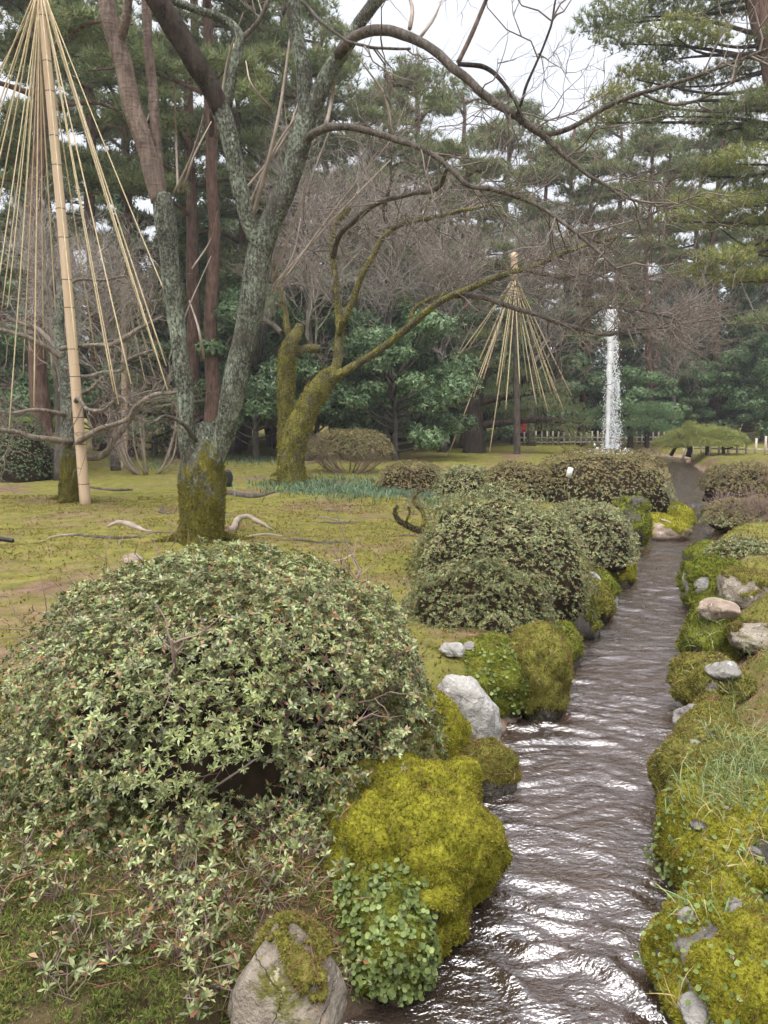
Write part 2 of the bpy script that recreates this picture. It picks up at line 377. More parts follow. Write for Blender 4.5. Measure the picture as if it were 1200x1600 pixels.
stone('stone_tan', (.13, .105, .08), (.25, .21, .165), (.40, .35, .285), (.14, .13, .03), .56)
stone('stone_warm', (.2, .14, .10), (.36, .28, .22), (.55, .47, .39), (.15, .15, .03), .60)
# ground: yellow-green moss lawn with bare brown soil
s = NT('moss_ground')
sp = s.n('ShaderNodeSeparateXYZ'); s.l(s.geo.outputs['Position'], sp.inputs[0])
big = s.noise(.55, 5, .62); mid = s.noise(5, 6, .7); fine = s.noise(70, 4, .7)
mossc = s.ramp(mid, [(.25, (.085, .088, .024)), (.5, (.20, .19, .045)), (.75, (.33, .285, .08))])
soil = s.ramp(mid, [(.25, (.09, .056, .035)), (.55, (.23, .15, .10)), (.8, (.34, .25, .175))])
c = s.mix(s.ramp(s.math('ADD', s.math('MULTIPLY', big, .72), s.math('MULTIPLY', mid, .28)), [(.50, 0), (.61, 1)]), mossc, soil)
c = s.mix(.55, c, s.ramp(fine, [(.25, (.35, .35, .35)), (.75, (1.35, 1.35, 1.35))]), 'MULTIPLY')
dp = s.math('MULTIPLY', s.math('ADD', sp.outputs['Z'], .20), -9.0)     # silt below the waterline
c = s.mix(s.ramp(dp, [(0, 0), (1, 1)]), c, s.ramp(mid, [(.3, (.22, .15, .105)), (.7, (.40, .29, .215))]))
soil_shade = s.math('MULTIPLY', s.math('SUBTRACT', 3.7, sp.outputs['Y']), 1.4)      # shade below the front azalea, put into the soil colour
soil_shade = s.math('MINIMUM', soil_shade, s.math('MULTIPLY', s.math('SUBTRACT', .75, sp.outputs['X']), 2.0))
soil_shade = s.math('ADD', soil_shade, s.math('MULTIPLY', s.math('SUBTRACT', mid, .5), 1.6))
c = s.mix(s.ramp(soil_shade, [(.1, 0), (.9, .85)]), c, s.ramp(mid, [(.3, (.035, .024, .018)), (.7, (.10, .066, .044))]))
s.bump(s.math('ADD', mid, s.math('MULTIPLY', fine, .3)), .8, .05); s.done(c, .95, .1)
# water: clear brownish stream reflecting the cloud
s = NT('stream_water'); s.t.nodes.remove(s.p)
fr = s.n('ShaderNodeFresnel'); fr.inputs['IOR'].default_value = 2.9
gl = s.n('ShaderNodeBsdfGlossy'); gl.inputs['Roughness'].default_value = .12; gl.inputs['Color'].default_value = (.98, .965, .985, 1)
tr = s.n('ShaderNodeBsdfTransparent'); tr.inputs['Color'].default_value = (.84, .72, .64, 1)
bm = s.n('ShaderNodeBump'); bm.inputs['Strength'].default_value = .8; bm.inputs['Distance'].default_value = .02
s.l(s.math('ADD', s.noise(22, 3, .6, stretch=(.6, 1.2, 1)), s.math('MULTIPLY', s.noise(70, 2, .5, stretch=(.7, 1.2, 1)), .35)), bm.inputs['Height'])
s.l(bm.outputs[0], fr.inputs['Normal']); s.l(bm.outputs[0], gl.inputs['Normal'])
df = s.n('ShaderNodeBsdfDiffuse'); df.inputs['Color'].default_value = (.29, .21, .165, 1); mk = s.n('ShaderNodeMixShader'); mk.inputs[0].default_value = .14     # stirred-up silt
s.l(tr.outputs[0], mk.inputs[1]); s.l(df.outputs[0], mk.inputs[2])
ms = s.n('ShaderNodeMixShader'); s.l(fr.outputs[0], ms.inputs[0]); s.l(mk.outputs[0], ms.inputs[1]); s.l(gl.outputs[0], ms.inputs[2]); s.l(ms.outputs[0], s.out.inputs[0])
# fountain water: white aerated spray
s = NT('spray_water'); s.done((.95, .96, .98), .2, .5)

# ------------------------------------------------------------------ leaf templates
def leaf_t(L=1., W=.3, cup=.05, droop=.06):
    V = np.array([(0, 0, 0), (.55 * L, W / 2, cup), (.55 * L, -W / 2, cup), (.5 * L, 0, -.01), (L, 0, -droop)])
    return V, np.array([(0, 3, 1), (1, 3, 4), (0, 2, 3), (3, 2, 4)])
def leaf2_t(L=1., W=.34, cup=.04, droop=.06):
    return np.array([(0, 0, 0), (.5 * L, W / 2, cup), (.5 * L, -W / 2, cup), (L, 0, -droop)]), np.array([(0, 2, 1), (1, 2, 3)])
def rosette(n, rng, full=True, lo=5, hi=60, w=.32):
    g = Geo()
    for i in range(n):
        V, F = (leaf_t if full else leaf2_t)(1, w * rng.uniform(.8, 1.2), .05, rng.uniform(0, .18))
        el = math.radians(rng.uniform(lo, hi)) ; L = rng.uniform(.65, 1.0) * (1 - .35 * el)
        a = 2 * math.pi * i * .382 + rng.uniform(-.3, .3)
        V = V * L; ce, se = math.cos(el), math.sin(el)
        V = np.c_[V[:, 0] * ce - V[:, 2] * se, V[:, 1], V[:, 0] * se + V[:, 2] * ce]
        ca, sa = math.cos(a), math.sin(a)
        g.add(np.c_[V[:, 0] * ca - V[:, 1] * sa, V[:, 0] * sa + V[:, 1] * ca, V[:, 2]], F)
    V, F = g.arrays(); return V, F[0]
ROS = [rosette(int(RNG.integers(6, 10)), RNG) for _ in range(5)]
ROS2 = [rosette(int(RNG.integers(7, 10)), RNG, False, 5, 60, .36) for _ in range(6)]
ROS_LO = [rosette(6, RNG, False) for _ in range(4)]
CLUST = [rosette(6, RNG, False, -30, 60, .42) for _ in range(5)]
def needles_t(n, rng, wid=.045, spread=70):
    g = Geo()
    for i in range(n):
        a = rng.uniform(0, 6.283); el = math.radians(rng.uniform(90 - spread, 90)); L = rng.uniform(.7, 1)
        d = np.array((math.cos(a) * math.cos(el), math.sin(a) * math.cos(el), math.sin(el))); sd = norm(np.cross(d, rng.normal(size=3)))
        g.add(np.array([sd * wid, -sd * wid, d * L]), np.array([(0, 1, 2)]))
    V, F = g.arrays(); return V, F[0]
TUFT = [needles_t(12, RNG) for _ in range(4)]
STAR = [needles_t(5, RNG, .12, 80) for _ in range(4)]
MOSS = [needles_t(3, RNG, .19, 75) for _ in range(4)]
def blade_t(rng, bend, w=.022):
    t = np.linspace(0, 1, 5); x = bend * t ** 2; z = np.sqrt(np.maximum(t * t - (x * .6) ** 2, 0)) - .25 * bend * t ** 3; ww = w * (1 - t ** 2 * .95)
    V = np.vstack([np.c_[x, ww, z], np.c_[x, -ww, z]]); i = np.arange(4)
    return V, np.c_[i, i + 5, i + 6, i + 1]
BLADE = [blade_t(RNG, b) for b in (.3, .6, .9, 1.1)]
BLADE_W = [blade_t(RNG, b, .06) for b in (.3, .6, .9, 1.1)]
NEEDLE = [(np.array([(-.5, -.007, 0), (-.5, .007, 0), (.5, 0.007, .03), (.5, -.007, .03), (0, 0, .05)]), np.array([(0, 1, 4), (1, 2, 4), (2, 3, 4), (3, 0, 4)]))]

# ------------------------------------------------------------------ twig growing
def grow(parents, n, length, r0, rng, spread=.9, up=.15, wob=.25, k=5, lo=.25, out=None, rfac=.25):
    """new shoots along parent paths. parents: list of (P(k,3)) or array (m,k,3); returns (n,k,3),(n,k)"""
    if isinstance(parents, np.ndarray): parents = list(parents)
    ln = np.array([np.linalg.norm(np.diff(p, axis=0), axis=1).sum() for p in parents]); w_ = ln / ln.sum()
    pi = rng.choice(len(parents), n, p=w_); t = rng.uniform(lo, 1.0, n) ** .8
    O = np.empty((n, 3)); T = np.empty((n, 3))
    for i in range(n):
        p = parents[pi[i]]; f = t[i] * (len(p) - 1); j = min(int(f), len(p) - 2)
        O[i] = p[j] + (p[j + 1] - p[j]) * (f - j); T[i] = p[j + 1] - p[j]
    T = norm(T); R = rng.normal(size=(n, 3)); R = norm(R - T * (R * T).sum(1, keepdims=True))
    D = norm(T * rng.uniform(.25, .8, (n, 1)) + R * spread * rng.uniform(.5, 1.2, (n, 1)) + np.array((0, 0, up)))
    if out is not None: D = norm(D + out)
    L = rng.uniform(length[0], length[1], n)[:, None, None] * (1.1 - .4 * t)[:, None, None]
    s_ = np.linspace(0, 1, k)[None, :, None]
    C = rng.normal(size=(n, 1, 3)) * wob; C2 = rng.normal(size=(n, k, 3)) * wob * .12; C2[:, 0] = 0
    P = O[:, None] + L * (D[:, None] * s_ + C * s_ ** 2 + C2 + np.array((0, 0, up * .5)) * s_ ** 2)
    rr = r0 * rng.uniform(.7, 1.25, (n, 1)) * (1 - (1 - rfac) * np.linspace(0, 1, k)[None])
    return P, rr
def limb(pts, Y0):
    """pts (px, py, width_px, dY) traced from the photo; real depth Y0+dY"""
    A = []
    for px, py, wd, dY in pts:
        p = at(px, py, Y0 + dY); A.append((*p, msize(wd, Y0 + dY) / 2))
    return np.array(A)
def limb_geo(A, step=.06, sides=14, rough=.18, seed=0, wiggle=0.0, rscale=6.):
    n = max(6, int(np.linalg.norm(np.diff(A[:, :3], axis=0), axis=1).sum() / step)); n = min(n, 260)
    C = catmull(A, n)
    if wiggle:
        q = np.arange(n)[:, None] * np.array((.13, .0, 0)) + seed * 3.1
        for ax in range(3): C[:, ax] += wiggle * fbm(np.c_[q[:, 0], np.full(n, ax * 7.7), np.full(n, seed)], seed, 3) * smooth01(0, 6, np.arange(n))
    C[:, 3] = np.maximum(C[:, 3], .002)
    return C, tube(C[:, :3], C[:, 3], sides, True, rough, seed, rscale)

# ------------------------------------------------------------------ terrain with the stream bed
WATER_Z = -0.35
EDGE = [(1600, 575, 1055), (1500, 665, 1050), (1400, 740, 1058), (1300, 745, 1066), (1240, 745, 1072), (1150, 790, 1040), (1100, 850, 1050), (1050, 862, 1100), (1020, 875, 1110),
        (980, 895, 1070), (940, 940, 1066), (900, 975, 1072), (850, 1005, 1085), (800, 1050, 1102), (760, 1045, 1105), (735, 1048, 1085)]
_e = sorted([(gnd(l, y, WATER_Z)[1], gnd(l, y, WATER_Z)[0], gnd(r, y, WATER_Z)[0]) for y, l, r in EDGE])
_e = [(-30, -.9, .2), (0.5, -.6, .5), (1.5, -.3, .75)] + _e + [(27, 9.0, 10.6), (29, 7.2, 11.2), (31, 6.4, 12), (33, 7, 11.5), (34.2, 9.1, 9.15), (36, 9.2, 9.0), (400, 9.2, 9.0)]
EY, EL, ER = (np.array(v) for v in zip(*_e))
def ground_z(x, y):
    x = np.asarray(x, float); y = np.asarray(y, float)
    dl = np.interp(y, EY, EL) - x; dr = x - np.interp(y, EY, ER); d = np.maximum(dl, dr)
    P = np.c_[x.ravel(), y.ravel(), np.zeros(x.size)]
    jag = fbm(P * 3.1, 5, 2).reshape(x.shape) * .08
    und = fbm(P * .45, 3, 3).reshape(x.shape) * .07 + fbm(P * 3.5, 9, 3).reshape(x.shape) * .035
    far = smooth01(36, 60, y) * .4 + smooth01(12, 40, -x - 4) * .5
    top = und * smooth01(.1, .9, d) + far + .03 * smooth01(.2, .5, d)
    return -.56 + (top + .56) * smooth01(-.16, np.where(dr > dl, .8, .42), d + jag) + .03 * jag
def axis(lo, hi, segs):
    out = [lo]
    while out[-1] < hi:
        for a, b, st in segs:
            if a <= out[-1] < b: out.append(out[-1] + st); break
    return np.array(out)
gx = axis(-400, 400, [(-400, -60, 20), (-60, -14, 2), (-14, -3, .25), (-3, 3.2, .065), (3.2, 12, .14), (12, 30, 1), (30, 60, 3), (60, 400, 20)])
gy = axis(-30, 500, [(-30, 1.2, 1), (1.2, 6.5, .065), (6.5, 16, .14), (16, 40, .3), (40, 80, 2), (80, 500, 20)])
X, Y = np.meshgrid(gx, gy); Z = ground_z(X, Y)
nx, ny = len(gx), len(gy); i = (np.arange(ny - 1)[:, None] * nx + np.arange(nx - 1)[None]).ravel()
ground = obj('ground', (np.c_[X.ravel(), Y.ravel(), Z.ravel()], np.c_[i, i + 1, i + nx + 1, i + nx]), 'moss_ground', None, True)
tag(ground, 'mossy garden ground with bare brown patches', 'ground', kind='structure')
# water sheet, real ripples running across the current
wy = axis(-4, 33.8, [(-4, 1.5, .1), (1.5, 5, .014), (5, 9, .026), (9, 16, .06), (16, 40, .25)]); nu = 90
U = np.linspace(0, 1, nu); WL = np.interp(wy, EY, EL) - .35; WR = np.interp(wy, EY, ER) + .35
X = WL[:, None] + (WR - WL)[:, None] * U[None]; Y = np.repeat(wy[:, None], nu, 1)
P = np.c_[X.ravel(), Y.ravel(), np.zeros(X.size)]
wrp = fbm(P * np.array((1.7, 1.7, 1)), 31, 3)[:, None]
Q = P + wrp * np.array((.18, .34, 0)); Q[:, 1] += .35 * P[:, 0]
Zw = (.012 + .018 * (vnoise(P * 1.3, 44) * .5 + .5)) * fbm(Q * np.array((2.6, 11, 1)), 33, 4) + .013 * fbm(Q * np.array((9, 24, 1)), 37, 2)
rip = np.exp(-((P[:, 1] - 2.55) / .45) ** 2)
Zw = Zw * (1 + .7 * rip) + .014 * rip * fbm(Q * np.array((2.5, 5.5, 1)), 41, 2)
Zw *= 1 + .8 * smooth01(9, 16, P[:, 1])
i = (np.arange(len(wy) - 1)[:, None] * nu + np.arange(nu - 1)[None]).ravel()
water = obj('stream_water', (np.c_[P[:, 0], P[:, 1], WATER_Z + Zw], np.c_[i, i + 1, i + nu + 1, i + nu]), 'stream_water', None, True)
tag(water, 'rippling brown stream reflecting the white sky', 'stream', kind='structure')

def loose(pos, lift=0.0):
    pos = np.array(pos, float); pos[:, 2] = ground_z(pos[:, 0], pos[:, 1]) + lift; return pos
def dwater(x, y): return np.maximum(np.interp(y, EY, EL) - x, x - np.interp(y, EY, ER))

# ------------------------------------------------------------------ rocks
def rock(label, px, top, bot, wpx, depth, zb=WATER_Z, stone_m='stone_grey', moss='moss_green', cover=.6, seed=1, tufts=900, ang=.5, name='mossy_boulder', tilt=0.0, tsize=.028, squash=2.3, group=None, Yoff=0.0, side=False, taper=0.0, sub=4, rough=1.0, sink=None):
    rng = np.random.default_rng(seed); Yc = gnd(px, bot, zb)[1] + depth * .5 + Yoff
    c = at(px, (top + bot) / 2, Yc); zt = at(px, top, Yc + depth * .1)[2]; zl = zb - (sink if sink is not None else (.03 if name == 'small_stone' else .12))
    r = np.array((msize(wpx, Yc) / 2, depth / 2, max(zt - zl, .05) / 2)); c = np.array((c[0], Yc, (zt + zl) / 2))
    V, F = ICO[sub if Yc < 7.5 else 3]; V = V.copy()
    p = squash; V = np.sign(V) * np.abs(V) ** (2 / p); V /= (np.abs(V) ** p).sum(1, keepdims=True) ** (1 / p)
    for _ in range(int(9 * ang)):                       # chipped flat facets
        nrm = norm(rng.normal(size=3)); lim = rng.uniform(.72, .95); d = V @ nrm; over = d > lim
        V[over] -= np.outer((d[over] - lim) * .85, nrm)
    V *= (1 + rough * (.24 * fbm(V * 1.25 + seed, seed, 2) + .10 * fbm(V * 3.1, seed + 3, 2) + .035 * fbm(V * 9, seed + 5, 2)))[:, None]
    V[:, :2] *= (1 - taper * V[:, 2:3])
    V = V * r; V[:, 0] += V[:, 2] * tilt; V = V + c
    root = thing(name, (c[0], c[1], max(zb, float(ground_z(c[0], c[1])))), label, 'rock', group)
    obj('stone', (V, F), stone_m, root, True)
    if moss:
        N = face_normals(V, F); cen = V[F].mean(1)
        mask = (N[:, 2] * (.15 if side else .55) + fbm(cen * 5.5 + seed, seed, 3) * .9 + (cover - .5) * 2.2) > .18
        mask &= cen[:, 2] > WATER_Z + .05 + .05 * fbm(cen * 9, seed, 2)
        if mask.sum() > 8:
            VN = np.zeros_like(V); np.add.at(VN, F.ravel(), np.repeat(N, 3, 0)); VN = norm(VN)
            inc = np.zeros(len(V)); cnt = np.zeros(len(V)); np.add.at(inc, F.ravel(), np.repeat(mask.astype(float), 3)); np.add.at(cnt, F.ravel(), 1.)
            th = (inc / cnt); thick = min(.034, .12 * r.min())
            M = V + VN * np.where(th > .99, thick * (1.0 + 1.1 * fbm(V * 11, seed + 2, 3)), -.006)[:, None]
            used = np.unique(F[mask]); mp = -np.ones(len(V), int); mp[used] = np.arange(len(used))
            g = Geo(); FM = mp[F[mask]]; obj('moss_cushion', (M[used], FM), moss + '_base', root, True, kind='stuff')
            P, NN = sample_faces(M[used], FM, tufts, rng)
            gt = scatter(MOSS, P - NN * .003, NN + rng.normal(size=P.shape) * .35 + np.array((0, 0, .2)), rng.uniform(.6, 1.2, len(P)) * tsize, rng)
            V2, F2 = gt.arrays(); g.add(V2, *F2)
            obj('moss', g, moss, root, False, kind='stuff')
            if Yc < 7:
                P, NN = sample_faces(M[used], FM, int(150 * r[0] / .3), rng, (face_normals(M[used], FM)[:, 2] > .1).astype(float)); tv = norm(np.cross(NN, rng.normal(size=NN.shape)))
                if len(P): obj('needles', scatter(NEEDLE, P + NN * .016, NN + rng.normal(size=P.shape) * .3, rng.uniform(.03, .09, len(P)), rng), 'needle_litter', root, False, kind='stuff')
    return root, V, F, c, r
def pixel_of(V):
    d = V - np.array((0, 0, CAM_Z)); zc = d[:, 1] * math.cos(PITCH) - d[:, 2] * math.sin(PITCH); yc = d[:, 1] * math.sin(PITCH) + d[:, 2] * math.cos(PITCH)
    return np.c_[600 + F_PX * d[:, 0] / zc, 800 - F_PX * yc / zc]
def stone_on(label, host, px, py, wpx, hpx, m='stone_pale', seed=1, depth=1.0):
    """a loose stone bedded in the moss of a boulder"""
    V, F = host[1], host[2]; q = pixel_of(V); near = np.argsort(np.hypot(q[:, 0] - px, q[:, 1] - py) + (V[:, 1] - V[:, 1].min()) * 25)[0]
    c = V[near]; rx, rz = msize(wpx, c[1]) / 2, msize(hpx, c[1]) / 2; S, G = ICO[3]; S = S.copy(); rng = np.random.default_rng(seed)
    for _ in range(6):
        nrm = norm(rng.normal(size=3)); lim = rng.uniform(.6, .9); d = S @ nrm; o_ = d > lim; S[o_] -= np.outer((d[o_] - lim) * .9, nrm)
    S *= (1 + .2 * fbm(S * 1.6 + seed, seed, 2) + .05 * fbm(S * 5, seed, 2))[:, None]
    o = obj('small_stone', (S * np.array((rx, rx * depth, rz)) + c + np.array((0, -.01, rz * .45)), G), m, None, True, loc=c); tag(o, label, 'rock'); return o
# ------------------------------------------------------------------ rocks of the near bank, front to back
R1 = rock('pointed tan stone wedge at the bottom edge, below the big front azalea', 447, 1415, 1660, 200, .26, -.05, 'stone_tan', 'moss_olive', .48, 11, 3200, 1.0, 'pointed_stone', .0, .014, 2.2, taper=.45, sub=5, rough=.6)
def bank_moss_boulder():
    """the large lemon-moss boulder at the water, with liverwort growing on its foot"""
    root, V, F, c, r = rock('big boulder under lemon yellow moss and liverwort, beside the big front azalea', 628, 1195, 1520, 300, .8, WATER_Z, 'stone_dark', 'moss_yellow', .74, 12, 24000, .5, tsize=.017, side=True, sub=5, rough=1.5)
bank_moss_boulder()
def liverwort(host, n, zmax, seed, lo=.008, hi=.017, ymax=.4):
    root, V, F, c, r = host; rng = np.random.default_rng(seed); N = face_normals(V, F); cen = V[F].mean(1)
    wgt = ((cen[:, 2] < zmax + .12 * fbm(cen * 6, seed, 2)) & (cen[:, 2] > WATER_Z + .03) & (N[:, 1] < ymax)).astype(float); P, NN = sample_faces(V, F, n, rng, wgt)
    th = np.linspace(0, 6.283, 7)[:-1]; lf = (np.vstack([[0, 0, .0], np.c_[np.cos(th), np.sin(th) * .9, .15 + .1 * np.sin(th * 2)]]), np.array([(0, k + 1, (k + 1) % 6 + 1) for k in range(6)]))
    if len(P): obj('liverwort', scatter([lf], P + NN * rng.uniform(.02, .055, (len(P), 1)), NN + np.array((0, -.3, .7)) + rng.normal(size=P.shape) * .45, rng.uniform(lo, hi, len(P)), rng), 'liverwort_leaf', root, False, kind='stuff')
B51 = rock('green mossy bank foot with liverwort, right of the pointed tan stone', 590, 1330, 1585, 170, .5, WATER_Z, 'stone_dark', 'moss_green', .9, 51, 10000, .4, tsize=.016, side=True, rough=1.4)
liverwort(B51, 3000, -.02, 5, .005, .012)
rock('dark rock with rusty moss standing in the water below the white boulder', 762, 1150, 1248, 95, .34, WATER_Z, 'stone_dark', 'moss_olive', .72, 13, 4000, .6, side=True, tsize=.018)
rock('smooth white boulder leaning on the bank between the moss mounds', 732, 1062, 1180, 98, .30, WATER_Z + .08, 'stone_pale', 'moss_yellow', .18, 14, 500, .3, 'white_boulder', -.12)
rock('low lemon moss hummock just left of the white boulder', 672, 1085, 1190, 120, .35, -.2, 'stone_dark', 'moss_yellow', .95, 15, 5000, .3, side=True, tsize=.018)
B16 = rock('broad green moss boulder with two grey stones lying on its top', 760, 1000, 1120, 165, .55, WATER_Z + .05, 'stone_dark', 'moss_green', .9, 16, 11000, .3, side=True, tsize=.018)
rock('olive moss boulder whose foot dips into the water behind the white boulder', 838, 990, 1128, 92, .5, WATER_Z, 'stone_dark', 'moss_olive', .85, 17, 7000, .4, side=True, tsize=.02, rough=1.3)
rock('dark mossy block at the foot of the second azalea dome', 872, 968, 1050, 66, .45, WATER_Z, 'stone_dark', 'moss_green', .75, 18, 1600, .6)
rock('dark wet rock at the waterline under the overhang of the second azalea dome', 905, 925, 1000, 70, .5, WATER_Z, 'stone_dark', 'moss_green', .6, 52, 2500, .6, side=True, rough=1.2)
rock('mossy ledge at the waterline just downstream of the upright white-faced stone', 926, 905, 972, 50, .5, WATER_Z, 'stone_dark', 'moss_olive', .7, 53, 2200, .5, side=True, rough=1.2)
rock('upright white-faced stone at the water below the second azalea dome', 938, 892, 958, 52, .4, WATER_Z, 'stone_pale', 'moss_green', .42, 21, 700, .5, 'white_boulder')
rock('moss-draped rock edging the stream upstream of the upright white-faced stone', 962, 858, 915, 48, .7, WATER_Z, 'stone_dark', 'moss_yellow', .85, 22, 1500, .4, side=True)
rock('bright yellow moss rock farthest along the left bank', 1050, 788, 828, 60, .9, WATER_Z, 'stone_warm', 'moss_yellow', .8, 23, 1800, .4, side=True)
rock('low rock half pink stone half yellow moss where the stream narrows', 1035, 806, 846, 80, .9, WATER_Z, 'stone_warm', 'moss_yellow', .5, 24, 1500, .5)
rock('dark mossy rock under the hedge dome beside the pink and yellow rock', 985, 775, 862, 62, .8, WATER_Z, 'stone_dark', 'moss_green', .6, 25, 2600, .6, side=True, rough=1.4, tsize=.04)
rock('pinkish stone peeping over the back of the big front azalea', 205, 866, 895, 42, .3, -.02, 'stone_warm', None, 0, 26, 0, .6, 'garden_stone')
rock('flat dark stone lying alone on the moss lawn', 514, 796, 808, 44, .3, -.02, 'stone_dark', None, 0, 27, 0, .8, 'garden_stone')
rock('large dark boulder with green moss at the left edge behind the low bare tree', 40, 648, 745, 150, 1.6, 0, 'stone_dark', 'moss_green', .55, 28, 2500, .6)
rock('small tan stone in the dark hollow under the big front azalea', 130, 1305, 1332, 30, .07, 0.0, 'stone_warm', None, 0, 29, 0, .5, 'small_stone')
# ------------------------------------------------------------------ rocks of the far bank, front to back
B31 = rock('broad yellow-green moss boulder at the bottom right corner', 1150, 1395, 1660, 240, .62, -.25, 'stone_grey', 'moss_yellow', .68, 31, 18000, .5, tsize=.016, side=True, sub=5, rough=1.0, squash=3.4)
B34 = rock('moss boulder with straw grass on it, second up from the bottom right corner', 1150, 1238, 1425, 200, .62, -.25, 'stone_dark', 'moss_yellow', .68, 34, 14000, .5, tsize=.016, side=True, rough=1.1, squash=3.4)
B35 = rock('grassy green moss boulder third up from the bottom right corner', 1120, 1130, 1275, 190, .65, -.28, 'stone_dark', 'moss_olive', .76, 35, 14000, .5, tsize=.018, side=True, rough=1.1, squash=3.4)
rock('grey slab end at the right edge in the grass', 1196, 1236, 1256, 40, .2, -.03, 'stone_grey', None, 0, 36, 0, .9, 'garden_stone')
rock('white rock with a dark hollow, on the right bank', 1095, 1092, 1140, 84, .25, -.15, 'stone_pale', 'moss_olive', .3, 37, 300, .9, 'white_boulder')
B38 = rock('golden moss mound with pale cap behind the hollow white rock', 1112, 1032, 1108, 110, .5, -.2, 'stone_pale', 'moss_olive', .66, 38, 3000, .3)
B39 = rock('dark green mossy rock jutting into the stream with a pale top', 1112, 944, 1042, 86, .45, WATER_Z, 'stone_dark', 'moss_green', .66, 39, 2200, .5)
rock('flat pale slab at the right edge above the golden moss mound', 1178, 974, 1006, 74, .45, -.06, 'stone_tan', 'moss_olive', .4, 41, 800, .9, 'flat_stone')
rock('stepped rock with a white ledge and moss front, right bank', 1110, 874, 962, 84, .55, WATER_Z, 'stone_pale', 'moss_green', .6, 42, 2600, .9)
rock('grey blocky boulder at the right edge beside the white-ledged rock', 1170, 893, 962, 110, .6, -.2, 'stone_tan', 'moss_olive', .48, 43, 1800, .9)
rock('dark flat mossy rock at the foot of the twiggy right-bank azaleas', 1108, 848, 885, 70, .7, WATER_Z, 'stone_dark', 'moss_green', .7, 44, 900, .6)

stone_on('left one of two small grey stones on the green moss boulder', B16, 704, 1022, 44, 26, 'stone_pale', 1)
stone_on('right one of two small grey stones on the green moss boulder', B16, 740, 1014, 30, 18, 'stone_grey', 2)
stone_on('round white stone set in the moss of the bottom right boulder', B31, 1074, 1440, 40, 36, 'stone_pale', 3)
stone_on('white stone at the bottom edge set in the bottom right boulder', B31, 1078, 1585, 60, 50, 'stone_pale', 4)
stone_on('pinkish white stone lying on the jutting mossy rock', B39, 1120, 958, 66, 34, 'stone_warm', 5)
stone_on('pale stone capping the golden moss mound', B38, 1130, 1052, 54, 30, 'stone_pale', 6)
stone_on('brownish chip of stone on the moss boulder with straw grass', B34, 1178, 1335, 24, 16, 'stone_grey', 7)

liverwort(B34, 500, .02, 6, .006, .013); liverwort(B31, 500, .0, 7, .006, .012); liverwort(B16, 500, .1, 8, .008, .014)
def short_plants():
    rng = np.random.default_rng(91); g = Geo()
    for host, n in ((B31, 500), (B34, 600), (B35, 700), (B38, 250), (B39, 200)):
        V, F = host[1], host[2]; P, NN = sample_faces(V, F, n, rng, ((face_normals(V, F)[:, 2] > .2) & (fbm(V[F].mean(1) * 5, 93, 2) > -.1)).astype(float))
        a, b = scatter(BLADE_W, P, NN + np.array((-.1, -.2, .6)) + rng.normal(size=P.shape) * .6, rng.uniform(.025, .065, len(P)), rng).arrays(); g.add(a, *b)
    o = obj('short_grass', g, 'grass_leaf'); tag(o, 'short green grass sprouting from the mossy stones of the right bank', 'grass', kind='stuff')
short_plants()
for k_, (h_, px_, py_, w_, hh_, m_, lb_) in enumerate(((B35, 1080, 1165, 30, 16, 'stone_grey', 'small grey stone half sunk at the stream side of the grassy green boulder'), (B34, 1090, 1290, 34, 20, 'stone_dark', 'dark stone chip on the stream side of the straw-grass boulder'), (B34, 1140, 1265, 22, 14, 'stone_warm', 'tan pebble on top of the straw-grass boulder'), (B31, 1140, 1500, 26, 18, 'stone_warm', 'tan pebble in the middle of the bottom right boulder'), (B35, 1170, 1215, 26, 14, 'stone_pale', 'whitish pebble among the grass of the grassy green boulder'))):
    stone_on(lb_, h_, px_, py_, w_, hh_, m_, 20 + k_)

# ------------------------------------------------------------------ clipped shrubs
def dome_points(n, rng, rx, ry, h, p=2.4, zmin=0.05, lump=.1, seed=0, lf=2.2, skin=.14):
    ph = rng.uniform(0, 6.283, n); u = rng.uniform(zmin, 1, n) ** .9
    sr = np.maximum(1 - u ** p, 0) ** (1 / p)
    # keep the density even on the flat top
    top = rng.random(n) < .35; rr = np.sqrt(rng.random(n)); sr = np.where(top, rr, sr); u = np.where(top, np.maximum(1 - rr ** p, 0) ** (1 / p), u)
    D = np.c_[np.cos(ph) * sr, np.sin(ph) * sr, u]
    k = 1 + lump * (fbm(D * lf + seed * 1.7, seed, 3) + .55 * fbm(D * 7 + seed, seed + 1, 2))
    lay = 1 - skin * rng.random(n) ** 2.2
    P = D * (k * lay)[:, None] * np.array((rx, ry, h))
    N = norm(np.c_[np.cos(ph) * sr ** (p - 1) / rx, np.sin(ph) * sr ** (p - 1) / ry, np.maximum(u, .02) ** (p - 1) / h])
    return P, N
